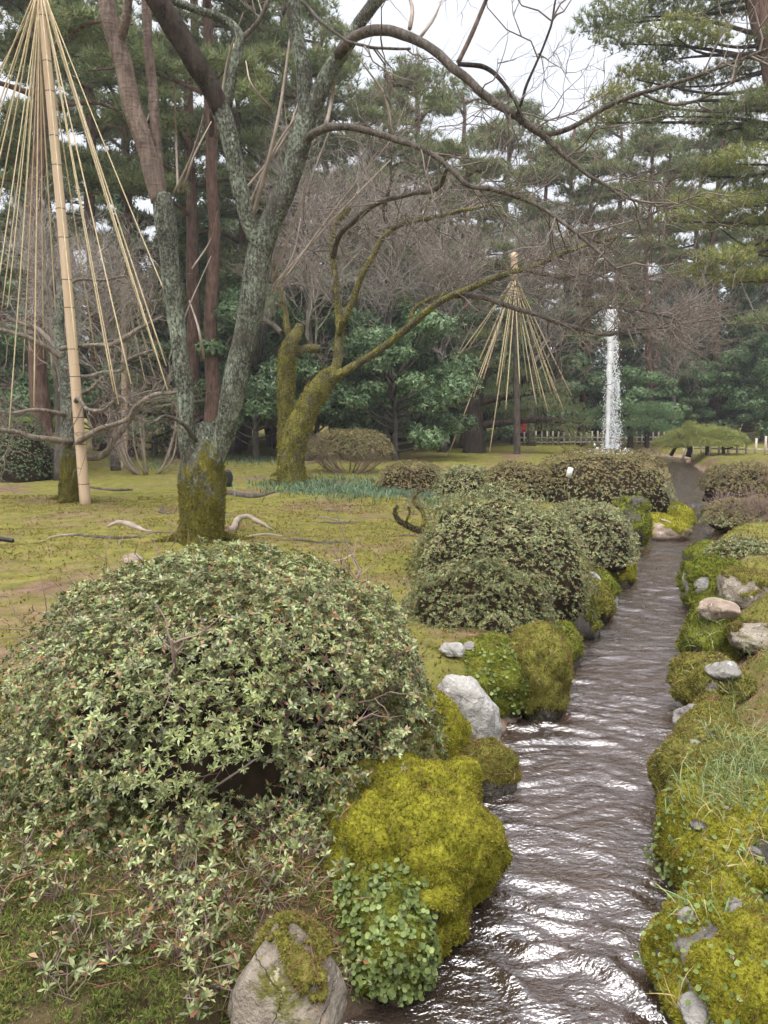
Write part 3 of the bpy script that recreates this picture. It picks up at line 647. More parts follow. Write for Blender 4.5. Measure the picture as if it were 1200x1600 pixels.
def shrub(label, c, rx, ry, h, n, size, leaf='azalea_leaf', seed=1, tm=None, p=2.4, zmin=.05, lump=.1, zb=None, gaps=0.0, stems=14, singles=0, rz=0.0, name='azalea_shrub', group=None, core=.84, lower=None, twig_m='twig', skin=.14, shoots=0, singles_tm=None):
    rng = np.random.default_rng(seed); z0 = float(ground_z(c[0], c[1])) if zb is None else zb
    base = np.array((c[0], c[1], z0)); root = thing(name, base, label, 'shrub', group)
    P, N = dome_points(n, rng, rx, ry, h, p, zmin, lump, seed, skin=skin)
    ca, sa = math.cos(rz), math.sin(rz); Rm = np.array(((ca, -sa, 0), (sa, ca, 0), (0, 0, 1)))
    P = P @ Rm.T; N = N @ Rm.T
    if gaps:
        low = 1 - smooth01(.35, .8, P[:, 2] / h); g_ = fbm(P * 4.2 + seed, seed + 8, 2)
        keep = g_ < .75 - low * gaps + rng.normal(size=len(P)) * .08; P, N = P[keep], N[keep]
    ax = norm(N * .9 + np.array((0, 0, .55)) + rng.normal(size=P.shape) * .45)
    sz = size * rng.uniform(.65, 1.2, len(P)); W = P + base
    tm = tm or ROS
    isl = np.zeros(len(P), bool)
    if singles:          # the sprigs that show largest stay objects of their own
        dist = np.linalg.norm(W - np.array((0, 0, CAM_Z)), axis=1) - .8 * (N @ norm(np.array((0, -1., .5))))
        isl[np.argsort(dist)[:singles]] = True
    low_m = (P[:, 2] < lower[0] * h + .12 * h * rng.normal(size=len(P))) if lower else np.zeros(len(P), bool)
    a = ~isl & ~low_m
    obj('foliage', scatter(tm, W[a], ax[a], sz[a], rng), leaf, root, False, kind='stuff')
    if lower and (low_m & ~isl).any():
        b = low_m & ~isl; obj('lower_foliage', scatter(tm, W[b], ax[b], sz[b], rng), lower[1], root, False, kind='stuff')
    if singles:
        mes = [mesh('leaf_sprig', V, F, leaf) for V, F in (singles_tm or tm)]; mesd = [mesh('leaf_sprig', V, F, lower[1]) for V, F in (singles_tm or tm)] if lower else mes
        M = rotz_to(ax[isl], rng.uniform(0, 6.28, isl.sum()))
        from mathutils import Matrix
        for k, q in enumerate(np.where(isl)[0]):
            o = bpy.data.objects.new('leaf_sprig', (mesd if low_m[q] else mes)[k % len(mes)]); COL.objects.link(o); o.parent = root
            m4 = Matrix(M[k].tolist()).to_4x4(); o.matrix_local = Matrix.Translation(P[q].tolist()) @ m4 @ Matrix.Scale(float(sz[q]), 4)
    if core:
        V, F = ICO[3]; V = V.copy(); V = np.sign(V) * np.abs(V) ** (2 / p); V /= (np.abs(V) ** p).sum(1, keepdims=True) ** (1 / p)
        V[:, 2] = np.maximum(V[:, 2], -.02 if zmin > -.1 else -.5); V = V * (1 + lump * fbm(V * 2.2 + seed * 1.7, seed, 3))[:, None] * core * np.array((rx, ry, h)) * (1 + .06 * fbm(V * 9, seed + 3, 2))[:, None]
        obj('shade_core', (V @ Rm.T + base, F), 'shrub_shade', root, False)  # solid dark core added to stand in for shade between the leaves
    if stems:
        paths = []; g = Geo()
        for k in range(stems):
            a0 = rng.uniform(0, 6.28); q = rng.uniform(.5, .93); e = np.array((math.cos(a0) * rx * q, math.sin(a0) * ry * q, h * rng.uniform(.35, .85))) @ Rm.T
            s0 = np.array((e[0] * .25, e[1] * .25, -.03)); mid = (s0 + e) / 2 + rng.normal(size=3) * np.array((.06, .06, .03)) - np.array((0, 0, .12 * h)); C = catmull(np.array([s0, mid, e]) + base, 9); paths.append(C)
            g.add(*tube(C, np.linspace(.016, .006, 9) * (h / .9) ** .5, 5))
        obj('stem', g, twig_m, root, True, kind='stuff')
        if shoots:
            T1, r1 = grow(paths, shoots, (.15, .4), .005, rng, 1.0, .2, .25, 5, .2); T2, r2 = grow(T1, shoots * 3, (.08, .2), .003, rng, 1.0, .15, .25, 4, .2)
            g = Geo(); g.add(*tubes(T1, r1, 4)); g.add(*tubes(T2, r2, 3)); obj('twigs', g, twig_m, root, False, kind='stuff')
    return root
def px_shrub(label, px, top, wpx, Yc, depth, **k):
    """width and crest of the dome as in the photo, standing Yc ahead"""
    x = at(px, 700, Yc)[0]; zt = at(px, top, Yc + depth * .08)[2]; zb = k.pop('zb', None)
    z0 = float(ground_z(x, Yc)) if zb is None else zb
    return shrub(label, (x, Yc), msize(wpx, Yc) / 2, depth / 2, zt - z0, zb=z0, **k)
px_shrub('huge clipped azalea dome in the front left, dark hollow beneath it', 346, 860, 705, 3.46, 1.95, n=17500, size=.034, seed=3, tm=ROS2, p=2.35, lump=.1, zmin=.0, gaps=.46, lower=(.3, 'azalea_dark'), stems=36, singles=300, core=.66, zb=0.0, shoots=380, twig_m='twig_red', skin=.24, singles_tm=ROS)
px_shrub('second clipped azalea dome in the middle of the left bank, leafy green skirt', 778, 767, 292, 6.9, 1.9, n=8600, size=.038, leaf='azalea_olive', seed=4, tm=ROS_LO, p=2.4, lump=.17, zmin=.0, zb=-.14, lower=(.5, 'azalea_dark'), stems=10, gaps=.2, core=.85)
px_shrub('low leafy azalea skirt spilling left of the second dome toward the big front azalea', 752, 872, 270, 5.8, 1.25, n=6000, size=.036, leaf='azalea_dark', seed=5, tm=ROS_LO, p=2.2, lump=.24, zmin=.0, zb=-.26, stems=6, gaps=.2)
px_shrub('azalea mound joined to the upstream side of the second dome', 922, 782, 140, 9.2, 2.1, n=3800, size=.045, leaf='azalea_olive', seed=6, tm=ROS_LO, p=2.4, zb=-.15, lump=.12, stems=6)
px_shrub('reddish clipped hedge dome with the white tag in front of the fountain', 940, 703, 225, 13.4, 2.8, n=5800, size=.05, leaf='azalea_brown', seed=7, tm=ROS_LO, p=2.8, zb=-.1, lump=.07, stems=10, lower=(.45, 'azalea_olive'))
px_shrub('low reddish hedge lump directly left of the tagged hedge dome', 812, 722, 120, 13.6, 1.8, n=3000, size=.05, leaf='azalea_brown', seed=8, tm=ROS_LO, p=2.6, lump=.12, stems=6, lower=(.4, 'azalea_olive'))
px_shrub('low flat hedge lump in the middle of the row left of the fountain', 735, 728, 110, 14.2, 1.6, n=2600, size=.05, leaf='azalea_olive', seed=9, tm=ROS_LO, p=2.6, lump=.14, stems=6)
px_shrub('dark-ended low hedge lump at the left end of the hedge row', 645, 722, 115, 15.2, 1.5, n=2600, size=.05, leaf='azalea_brown', seed=10, tm=ROS_LO, p=2.8, lump=.12, stems=6)
px_shrub('brown twiggy mushroom-shaped azalea behind the leaning mossy tree', 545, 670, 150, 19.5, 2.2, n=4200, size=.055, leaf='azalea_brown', seed=11, tm=ROS_LO, p=3.0, zmin=.4, lump=.06, stems=22, core=.0, shoots=300, twig_m='twig_red')
px_shrub('bare twiggy pinkish azalea on the far right bank', 1180, 722, 165, 14.5, 2.2, n=5600, size=.05, leaf='azalea_brown', seed=12, tm=ROS_LO, p=2.6, lump=.12, stems=26, core=.8, shoots=700, twig_m='twig_red', zmin=.3, zb=-.15)
px_shrub('twiggy brown azalea leaning over the stream at the right edge', 1186, 775, 165, 11.3, 1.7, n=5000, size=.045, leaf='azalea_brown', seed=13, tm=ROS_LO, p=2.4, lump=.15, stems=26, core=.75, shoots=700, twig_m='twig_red', zmin=.15, zb=-.15, lower=(.4, 'azalea_olive'))
px_shrub('small bright-leaved azalea at the right edge above the grey boulder', 1172, 842, 110, 8.6, .9, n=900, size=.05, leaf='azalea_leaf', seed=14, lump=.2, stems=8, gaps=.2, core=.7, zb=-.1)
px_shrub('brown pond-side shrub right behind the fountain-side hedge dome', 1010, 702, 60, 18, 1.5, n=1200, size=.05, leaf='azalea_brown', seed=15, tm=ROS_LO, lump=.14, stems=5, zb=-.1)
px_shrub('low clipped green shrub at the left edge of the lawn', 20, 640, 120, 17.5, 1.8, n=2600, size=.06, leaf='evergreen_leaf', seed=16, tm=ROS_LO, lump=.14, stems=5, name='evergreen_shrub')
px_shrub('silvery twiggy shrub behind the low bare tree', 230, 580, 150, 19, 1.8, n=900, size=.05, leaf='azalea_brown', seed=17, tm=ROS_LO, lump=.16, stems=14, core=0, shoots=260, twig_m='twig_pale', zmin=.3, name='bare_shrub')
def low_sprigs():
    """azalea shoots hanging and creeping in the shade under the front dome"""
    rng = np.random.default_rng(77); root = thing('creeping_azalea', gnd(330, 1420), 'straggling azalea shoots creeping over needles below the big front azalea', 'shrub')
    P = []
    for cx, cy, sx, sy, n in ((360, 1330, 60, 70, 60), (290, 1260, 40, 40, 36), (420, 1300, 60, 60, 55), (90, 1230, 60, 40, 45), (160, 1180, 60, 30, 40), (480, 1270, 60, 60, 50), (60, 1320, 30, 30, 14), (560, 1230, 50, 50, 45), (230, 1420, 60, 60, 40), (310, 1490, 40, 40, 40), (80, 1400, 50, 50, 30), (180, 1530, 60, 30, 24), (500, 1380, 40, 40, 24), (400, 1400, 30, 30, 20)):
        for k in range(n):
            q = gnd(rng.normal(cx, sx), rng.normal(cy, sy)); q[2] = float(ground_z(q[0], q[1])); P.append(q)
    C0 = np.array(P)[::4]; C0[:, 2] = ground_z(C0[:, 0], C0[:, 1]); m = 9; top = np.repeat(C0, m, 0) + rng.normal(size=(len(C0) * m, 3)) * np.array((.055, .05, .0)); top[:, 2] += rng.uniform(.02, .12, len(top)); P = np.repeat(C0, m, 0) + rng.normal(size=top.shape) * .01
    mid = P * .5 + top * .5 + np.array((0, 0, .012)) + rng.normal(0, .012, P.shape)
    C = np.stack([P, mid, top], 1); g = Geo(); g.add(*tubes(C, np.full(C.shape[:2], .0017), 3)); obj('twigs', g, 'twig_red', root, kind='stuff')
    obj('foliage', scatter(ROS, top, np.array((0, -.3, 1.)) + rng.normal(size=P.shape) * .4, rng.uniform(.024, .045, len(P)), rng), 'azalea_leaf', root, kind='stuff')
low_sprigs()

# ------------------------------------------------------------------ bare trees traced limb by limb
def bare_tree(name, label, Y0, trunk, limbs, trunk_m='bark_lichen', limb_m=None, shoots=((120, (.5, 1.4), .012), (500, (.3, .8), .006), (1500, (.15, .4), .0032)), seed=1, twig_m='twig', cat='tree', up=.12, extra=(), group=None, wob=.25, only=None, roots=0, wscale=1.0, surf_roots=0, moss_n=0, moss_h=.8, moss_sz=.03, moss_m='moss_olive'):
    rng = np.random.default_rng(seed); g = Geo(); paths = []
    c0, t0 = limb_geo(limb(trunk[0], Y0), .05, 22, .2, seed, 0, 5.)
    b = c0[0, :3].copy(); b[2] = float(ground_z(b[0], b[1])); root = thing(name, b, label, cat, group)
    g.add(*t0)
    for k, tr_ in enumerate(trunk[1:]):
        lb_ = limb(tr_, Y0); lb_[:, 3] *= wscale; c1, t1 = limb_geo(lb_, .05, 18, .17, seed + k + 1, 0, 5.); g.add(*t1)
    for k in range(roots):                  # roots flaring out into the ground
        a = k * 6.283 / max(roots, 1) + rng.uniform(-.3, .3); r0 = c0[0, 3]; u = np.array((math.cos(a), math.sin(a), 0)); zb_ = float(ground_z(*(b[:2] + u[:2] * r0 * 2.6)))
        Q = np.array([b + u * r0 * .35 + np.array((0, 0, r0 * 1.6)), b + u * r0 * .75 + np.array((0, 0, r0 * .35)), b + u * r0 * 1.25 + np.array((0, 0, r0 * .12)), np.append((b + u * r0 * 2.6)[:2], zb_ - .05)])
        Cq = catmull(np.c_[Q, np.array((.3, .24, .15, .08)) * r0], 16); g.add(*tube(Cq[:, :3], Cq[:, 3], 10, True, .2, seed + k, 5.))
    obj('trunk', g, trunk_m, root, True)
    for k in range(surf_roots):             # roots snaking over the soil, half buried
        a = rng.uniform(0, 6.283); st_ = rng.uniform(.5, 2.6); L_ = rng.uniform(.5, 1.4); n_ = 22; q = np.empty((n_, 2)); q[0] = b[:2] + np.array((math.cos(a) * 1.4, math.sin(a))) * st_; h_ = a + rng.normal() * .5
        for i_ in range(1, n_): h_ += rng.normal() * .28; q[i_] = q[i_ - 1] + np.array((math.cos(h_), math.sin(h_))) * L_ / n_
        r_ = rng.uniform(.014, .032) * np.sin(np.linspace(.25, 2.9, n_)); zz_ = ground_z(q[:, 0], q[:, 1]) + r_ * .25 + .012 * fbm(np.c_[q * 4, np.zeros(n_)], seed + k, 2)
        obj('root', Geo().add(*tube(np.c_[q, zz_], r_, 7, True, .25, k, 12.)), 'bark_pale' if k % 2 else 'bark_branch', root, True)
    if moss_n:                              # fuzzy moss on the foot
        VV, FF = g.arrays(); F4 = [f for f in FF if f.shape[1] == 4][0]; cen = VV[F4].mean(1); z_ = cen[:, 2] - b[2]
        wgt = ((fbm(cen * 3.3, seed, 3) + (moss_h - z_) * 1.1 > .0) & (z_ > -.02)).astype(float); Pm, Nm = sample_faces(VV, F4, moss_n, rng, wgt)
        obj('moss', scatter(MOSS, Pm, Nm + rng.normal(size=Pm.shape) * .4 + np.array((0, 0, .3)), rng.uniform(.6, 1.3, len(Pm)) * moss_sz, rng), moss_m, root, kind='stuff')
    for k, (m, pts) in enumerate(limbs):
        lb_ = limb(pts, Y0); lb_[:, 3] *= wscale; c1, t1 = limb_geo(lb_, .05, 10, .14, seed + 20 + k, .03, 7.); obj('limb', (lambda G: G)(Geo().add(*t1)), m, root, True); paths.append(c1[:, :3])
    src = [p for i, p in enumerate(paths) if only is None or i in only]; g = Geo()
    cur = src
    for li, (n, ln, r0) in enumerate(shoots):
        T_, r_ = grow(cur, n, ln, r0, rng, .9, up, wob, 6 if li == 0 else 5, .15 if li else .3); g.add(*tubes(T_, r_, 5 if li == 0 else 3)); cur = list(T_)
    if g.n: obj('twigs', g, twig_m, root, False, kind='stuff')
    return root, paths
# the old cherry in front of the lawn
T1_trunk = [
    [(315, 862, 74, 0), (315, 830, 71, 0), (315, 780, 69, 0), (316, 740, 67, 0), (318, 708, 52, .02), (320, 684, 40, .04), (321, 664, 30, .05)],
    [(310, 800, 24, 0), (305, 755, 34, -.03), (297, 715, 33, -.08), (291, 680, 29, -.1), (289, 618, 29, -.1), (282, 560, 29, -.1), (275, 500, 30, -.1), (268, 440, 32, -.1), (262, 380, 35, -.1), (256, 330, 38, -.1), (252, 304, 32, -.1)],
    [(322, 800, 24, 0), (328, 755, 34, -.05), (339, 712, 34, -.12), (350, 680, 35, -.16), (363, 618, 42, -.25), (373, 570, 43, -.28), (385, 520, 43, -.3), (397, 450, 43, -.3), (405, 400, 44, -.3), (412, 372, 46, -.3), (424, 345, 40, -.3), (446, 295, 37, -.3), (462, 250, 37, -.3), (472, 205, 40, -.3), (477, 170, 30, -.3), (474, 110, 26, -.3), (462, 50, 24, -.3), (452, -60, 22, -.3)],
    [(406, 392, 26, -.35), (388, 345, 27, -.4), (374, 290, 28, -.45), (364, 240, 29, -.5), (352, 192, 31, -.5), (343, 165, 34, -.5)],
]
T1_limbs = [
    ('bark_cherry', [(250, 315, 32, -.1), (240, 270, 32, -.1), (226, 225, 32, -.1), (208, 170, 33, -.1), (195, 110, 33, -.1), (180, 55, 31, -.1), (166, 0, 29, -.1), (150, -80, 27, -.1)]),
    ('bark_cherry', [(252, 300, 18, -.05), (248, 250, 18, 0), (240, 180, 17, .05), (237, 120, 17, .1), (230, 40, 16, .1), (222, -60, 15, .1)]),
    ('bark_cherry', [(186, 70, 18, -.1), (196, 30, 16, -.2), (204, -40, 14, -.3)]),
    ('bark_dark', [(350, 186, 30, -.5), (330, 140, 35, -.55), (305, 95, 37, -.6), (275, 50, 38, -.65), (246, 0, 38, -.7), (215, -70, 36, -.75)]),
    ('bark_lichen', [(354, 165, 20, -.5), (362, 120, 18, -.5), (372, 85, 18, -.5), (376, 60, 17, -.5), (366, 42, 15, -.5), (338, 25, 14, -.5), (300, 12, 13, -.5), (262, -6, 12, -.5), (240, -40, 12, -.5)]),
    ('bark_branch', [(376, 62, 9, -.5), (396, 40, 8, -.5), (415, 10, 8, -.5), (430, -40, 7, -.5)]),
    ('bark_lichen', [(472, 212, 28, -.3), (492, 160, 30, -.35), (515, 110, 29, -.4), (550, 55, 24, -.5), (588, 0, 23, -.6), (630, -70, 24, -.7)]),
    ('bark_branch', [(528, 86, 20, -.5), (556, 58, 18, -.7), (600, 48, 17, -.9), (650, 64, 16, -1.1), (700, 98, 15, -1.3), (745, 135, 14, -1.4), (790, 172, 13, -1.5), (825, 198, 12, -1.6), (850, 214, 11, -1.6), (880, 242, 8, -1.7), (930, 280, 6, -1.8), (980, 310, 5, -1.9), (1055, 326, 3, -2)]),
    ('bark_branch', [(846, 212, 9, -1.6), (880, 204, 9, -1.6), (925, 183, 8, -1.7), (965, 162, 8, -1.8), (1005, 146, 8, -1.9), (1060, 128, 7, -2), (1130, 104, 6, -2.1), (1215, 70, 5, -2.2)]),
    ('bark_branch', [(1004, 146, 6, -1.9), (1030, 158, 5, -2), (1065, 164, 5, -2.1), (1110, 148, 4, -2.2), (1160, 118, 3, -2.3)]),
    ('bark_cherry', [(716, 98, 9, -1.3), (724, 80, 8, -1.3), (740, 45, 8, -1.35), (765, -15, 7, -1.4)]),
    ('bark_dark', [(716, 100, 8, -1.3), (755, 105, 8, -1.4), (785, 130, 7, -1.5), (808, 160, 6, -1.6), (826, 200, 5, -1.7)]),
    ('bark_dark', [(808, 178, 5, -1.6), (825, 135, 5, -1.6), (845, 85, 4, -1.6), (860, 40, 4, -1.6), (866, 0, 3, -1.6)]),
    ('bark_branch', [(476, 222, 15, -.3), (494, 206, 14, -.5), (525, 198, 13, -.7), (570, 204, 12, -.9), (620, 217, 11, -1.1), (672, 238, 10, -1.3), (705, 264, 10, -1.4), (735, 290, 9, -1.5), (790, 304, 8, -1.6), (845, 324, 7, -1.7), (895, 355, 6, -1.8), (935, 395, 5, -1.9), (970, 425, 4, -2)]),
    ('bark_branch', [(700, 262, 6, -1.4), (680, 292, 9, -1), (640, 300, 9, -.8), (600, 312, 9, -.4), (560, 335, 10, 0), (532, 365, 10, .3), (522, 400, 11, .6)]),
    ('bark_branch', [(470, 0, 6, -.6), (520, 50, 5, -.9), (575, 72, 5, -1.2), (640, 75, 4, -1.4)]),
    ('bark_branch', [(308, 690, 8, -.1), (285, 662, 7, -.3), (260, 650, 6, -.5), (240, 662, 5, -.7)]),
]
tree1, paths1 = bare_tree('cherry_tree', 'old lichen-covered cherry with twin stems rising from a mossy trunk on the lawn', 9.15, T1_trunk, T1_limbs, seed=101,
    shoots=((90, (.4, 1.3), .009), (380, (.3, .8), .0052), (1100, (.15, .45), .003)), only=(7, 8, 9, 11, 12, 13, 14, 15, 5), up=.05, roots=4, wscale=.85, surf_roots=9, moss_n=8000, moss_h=.85)
def epicormic():
    """pale whippy shoots rising inside the crown"""
    g = Geo(); rng = np.random.default_rng(12)
    for (x0, y0, x1, y1, wd) in ((278, 300, 272, 130, 4), (270, 305, 318, 180, 4), (285, 300, 330, 190, 4), (395, 340, 455, 45, 7), (385, 330, 520, 110, 5), (380, 300, 470, 150, 4), (425, 440, 520, 190, 4), (428, 445, 610, 250, 4), (445, 435, 610, 220, 3), (345, 160, 380, 20, 4), (350, 150, 365, 60, 4), (424, 170, 384, 95, 4), (510, 195, 525, 110, 6), (612, 210, 560, 90, 5), (640, 45, 633, -20, 7), (655, 60, 690, 0, 5), (265, 560, 330, 400, 3), (318, 560, 296, 470, 5), (424, 460, 470, 340, 3), (300, 420, 340, 330, 3), (240, 160, 222, 205, 4)):
        A = limb([(x0, y0, wd, .1), ((x0 + x1) / 2 + rng.normal() * 8, (y0 + y1) / 2, wd * .8, rng.uniform(-.2, .4)), (x1, y1, wd * .4, rng.uniform(-.4, .6))], 9.1); g.add(*limb_geo(A, .1, 5, 0)[1])
    obj('young_shoots', g, 'twig_pale', tree1, True, kind='stuff')
epicormic()
# leaning mossy tree in the middle of the lawn
T2_trunk = [[(455, 768, 50, 0), (455, 750, 44, 0), (455, 715, 38, 0), (463, 680, 37, 0), (477, 645, 36, 0), (495, 612, 34, 0), (511, 592, 30, 0), (526, 581, 24, 0)]]
T2_limbs = [
    ('bark_mossy', [(518, 592, 20, 0), (528, 560, 18, .1), (530, 520, 16, .2), (528, 490, 14, .3), (524, 440, 11, .3), (519, 380, 10, .3), (527, 345, 11, .3), (545, 325, 10, .3)]),
    ('bark_mossy', [(530, 520, 14, .1), (540, 496, 14, -.2), (552, 470, 13, -.3), (562, 440, 12, -.4), (580, 405, 11, -.5), (600, 370, 10, -.6), (632, 348, 9, -.8), (680, 340, 8, -1), (725, 328, 7, -1.2), (772, 318, 6, -1.4)]),
    ('bark_mossy', [(518, 590, 20, 0), (560, 568, 15, -.3), (600, 542, 14, -.6), (632, 517, 14, -.9), (662, 490, 13, -1.2), (695, 466, 12, -1.4), (735, 450, 11, -1.6), (780, 432, 11, -1.8), (830, 416, 10, -2), (870, 400, 10, -2.2), (915, 382, 7, -2.4), (962, 370, 5, -2.6)]),
    ('bark_mossy', [(640, 510, 8, -.9), (645, 484, 8, -.8), (668, 468, 8, -.8), (700, 458, 7, -1)]),
    ('bark_branch', [(705, 462, 9, -1.4), (750, 465, 9, -1.5), (800, 480, 9, -1.6), (850, 497, 8, -1.7), (900, 512, 8, -1.8), (945, 524, 7, -1.9), (980, 516, 5, -2), (1040, 512, 4, -2.2), (1110, 500, 3, -2.4)]),
    ('bark_branch', [(820, 420, 8, -2), (870, 432, 8, -2.1), (910, 428, 6, -2.2), (950, 434, 4, -2.3)]),
    ('bark_branch', [(900, 515, 6, -1.8), (925, 492, 6, -1.9), (950, 481, 5, -2), (1000, 484, 4, -2.2), (1060, 500, 3, -2.4)]),
    ('bark_dark', [(612, 362, 7, -.6), (600, 330, 6, -.6), (612, 280, 5, -.6), (608, 220, 4, -.6)]),
]
bare_tree('leaning_tree', 'moss-coated tree leaning right in the middle of the lawn, long branch reaching the fountain', 16.6, T2_trunk, T2_limbs, 'bark_mossy', seed=131,
    shoots=((170, (.6, 1.9), .014), (700, (.4, 1.2), .008), (1800, (.25, .7), .0048)), up=.05, twig_m='twig', wscale=.85, roots=5, moss_n=3500, moss_h=2.4, moss_sz=.05, moss_m='moss_yellow')
bare_tree('stump_tree', 'mossy upright trunk with broken top behind the leaning tree', 18.4, [[(448, 705, 30, 0), (448, 660, 26, 0), (447, 600, 26, 0), (452, 545, 25, 0), (464, 520, 19, 0), (468, 508, 14, 0)]],
    [('bark_mossy', [(460, 540, 14, 0), (450, 520, 12, 0), (444, 480, 9, 0), (432, 440, 8, 0), (428, 405, 6, 0)]), ('bark_branch', [(440, 520, 8, 0), (425, 505, 8, .2), (412, 500, 7, .3)]), ('bark_mossy', [(462, 552, 14, .1), (478, 545, 13, .2), (500, 545, 12, .3)])], 'bark_mossy', seed=150,
    shoots=((40, (.4, 1.2), .012), (160, (.3, .8), .007), (400, (.2, .5), .005)), roots=4, moss_n=2500, moss_h=3, moss_sz=.05, moss_m='moss_yellow')
# low spreading tree held by the left rope cone
T3_trunk = [[(112, 792, 40, 0), (112, 770, 36, 0), (113, 720, 36, 0), (112, 680, 34, 0), (110, 640, 28, .1), (104, 590, 22, .1), (95, 540, 18, .2), (92, 500, 14, .2), (100, 440, 11, .3), (103, 405, 8, .3)]]
T3_limbs = [
    ('bark_pale', [(118, 700, 10.5, -.2), (125, 690, 9.8, -.5), (150, 672, 8.2, -.8), (178, 664, 8.2, -1), (200, 655, 7.5, -1.1), (212, 635, 7.5, -1.2), (240, 618, 6.8, -1.3), (275, 612, 5.2, -1.4)]),
    ('bark_pale', [(126, 714, 9.8, -.1), (150, 716, 10.5, -.2), (168, 706, 10.5, -.3), (176, 690, 9.8, -.3), (190, 675, 9, -.3), (205, 655, 6.8, -.3), (215, 640, 5.2, -.3)]),
    ('bark_pale', [(112, 690, 10.5, -.2), (80, 686, 9.8, -.5), (50, 682, 9, -.7), (25, 674, 7.5, -.8), (-10, 668, 6, -.9)]),
    ('bark_pale', [(106, 650, 9, 0), (80, 642, 6.8, -.3), (50, 640, 6, -.5), (20, 645, 4.5, -.7), (-15, 640, 3.8, -.8)]),
    ('bark_pale', [(112, 660, 9, 0), (122, 625, 7.5, -.5), (135, 640, 6, -.7), (160, 640, 5.2, -.8), (185, 620, 4.5, -.9), (205, 634, 4.5, -1), (232, 628, 3.8, -1)]),
    ('bark_pale', [(98, 560, 9, .1), (75, 545, 8.2, 0), (48, 530, 7.5, -.1), (20, 520, 6, -.2), (-10, 512, 5.2, -.2)]),
    ('bark_pale', [(92, 550, 8.2, .2), (60, 515, 7.5, .4), (35, 505, 6.8, .6), (15, 500, 6, .7)]),
    ('bark_pale', [(96, 545, 8.2, 0), (110, 542, 6.8, -.2), (145, 540, 6, -.3), (172, 540, 9, -.3), (195, 528, 9, -.3), (220, 512, 6, -.3), (255, 495, 3.8, -.3)]),
    ('bark_pale', [(100, 575, 6.8, 0), (130, 590, 6, .3), (160, 582, 6, .5), (190, 578, 6, .6), (198, 562, 5.2, .6), (240, 548, 4.5, .6)]),
    ('bark_pale', [(100, 450, 6, .3), (125, 437, 4.5, .4), (160, 438, 3.8, .5), (200, 430, 3, .5)]),
    ('bark_pale', [(108, 620, 7.5, 0), (140, 610, 6, -.4), (160, 590, 4.5, -.6)]),
]
bare_tree('low_bare_tree', 'low gnarled bare tree with pale zigzag branches inside the left rope cone', 13.2, T3_trunk, T3_limbs, 'bark_lichen', seed=171,
    shoots=((120, (.3, 1.0), .013), (420, (.2, .6), .0075), (800, (.1, .35), .0045)), twig_m='twig', up=.05, wob=.4, roots=4, moss_n=1500, moss_h=.5, moss_sz=.04)
# gnarled little shrub trunk left of the second azalea dome
bare_tree('gnarled_shrub', 'dark curled mossy little stem left of the second azalea dome', 7.6, [[(692, 885, 12, 0), (684, 855, 11, 0), (672, 838, 10, 0), (655, 830, 9, 0), (638, 822, 9, 0), (624, 814, 8, 0), (616, 800, 6, 0), (622, 790, 4, 0)]],
    [('bark_mossy', [(657, 831, 8, 0), (664, 812, 8, 0), (660, 796, 7, .03), (648, 786, 6, .05), (652, 772, 5, .03), (664, 764, 4, 0)]), ('bark_mossy', [(632, 818, 5, 0), (640, 800, 4, -.04), (634, 786, 3, -.05)])], 'bark_dark', seed=190, shoots=((26, (.05, .14), .005), (70, (.03, .09), .003)), cat='shrub', moss_n=700, moss_h=1.5, moss_sz=.018)

# ------------------------------------------------------------------ snow-rope cones (yukitsuri)
def rope_cone(label, base, apex, pole_top, pole_w, ropes, Y0, rw, seed, pole_m='bamboo', rings=True, tip=None):
    rng = np.random.default_rng(seed); pb = at(*base, Y0); pb[2] = float(ground_z(pb[0], pb[1])); ptop = at(*pole_top, Y0); pa = at(*apex, Y0)
    root = thing('rope_cone', pb, label, 'rope cone', 'straw rope cones that prop trees against snow')
    C = catmull(np.array([pb - np.array((0, 0, .1)), pb * .5 + ptop * .5 + np.array((.02, 0, 0)), ptop]), 40)
    pole = obj('pole', Geo().add(*tube(C, np.linspace(1.1, .8, 40) * msize(pole_w, Y0) / 2, 14)), pole_m, root, True)
    if tip: obj('pole_tip', Geo().add(*tube(C[34:] + (C[1:7] - C[0:6]) * .2, np.full(6, msize(pole_w, Y0) / 2 * 1.05), 12)), tip, pole, True)
    if rings:
        for k in range(1, 16):
            i = int(k * 40 / 16); r = msize(pole_w, Y0) / 2 * (1.1 - .3 * i / 40) * 1.025
            obj('pole_joint', Geo().add(*tube(np.array([C[i], C[i] + np.array((0, 0, .012))]), np.array([r, r]), 12)), 'bamboo_ring', pole, True)
    for (px, py, dY) in ropes:
        e = at(px, py, Y0 + dY); s0 = pa + np.array((rng.normal() * .03, rng.normal() * .03, rng.uniform(-.08, .08)))
        t = np.linspace(0, 1, 12)[:, None]; P = s0 * (1 - t) + e * t; P[:, 2] -= .05 * np.sin(math.pi * t[:, 0]) * rng.uniform(.3, 1)
        obj('rope', Geo().add(*tube(P, np.full(12, rw * rng.uniform(.75, 1.15)), 6)), 'straw_rope', root, True)
    return root
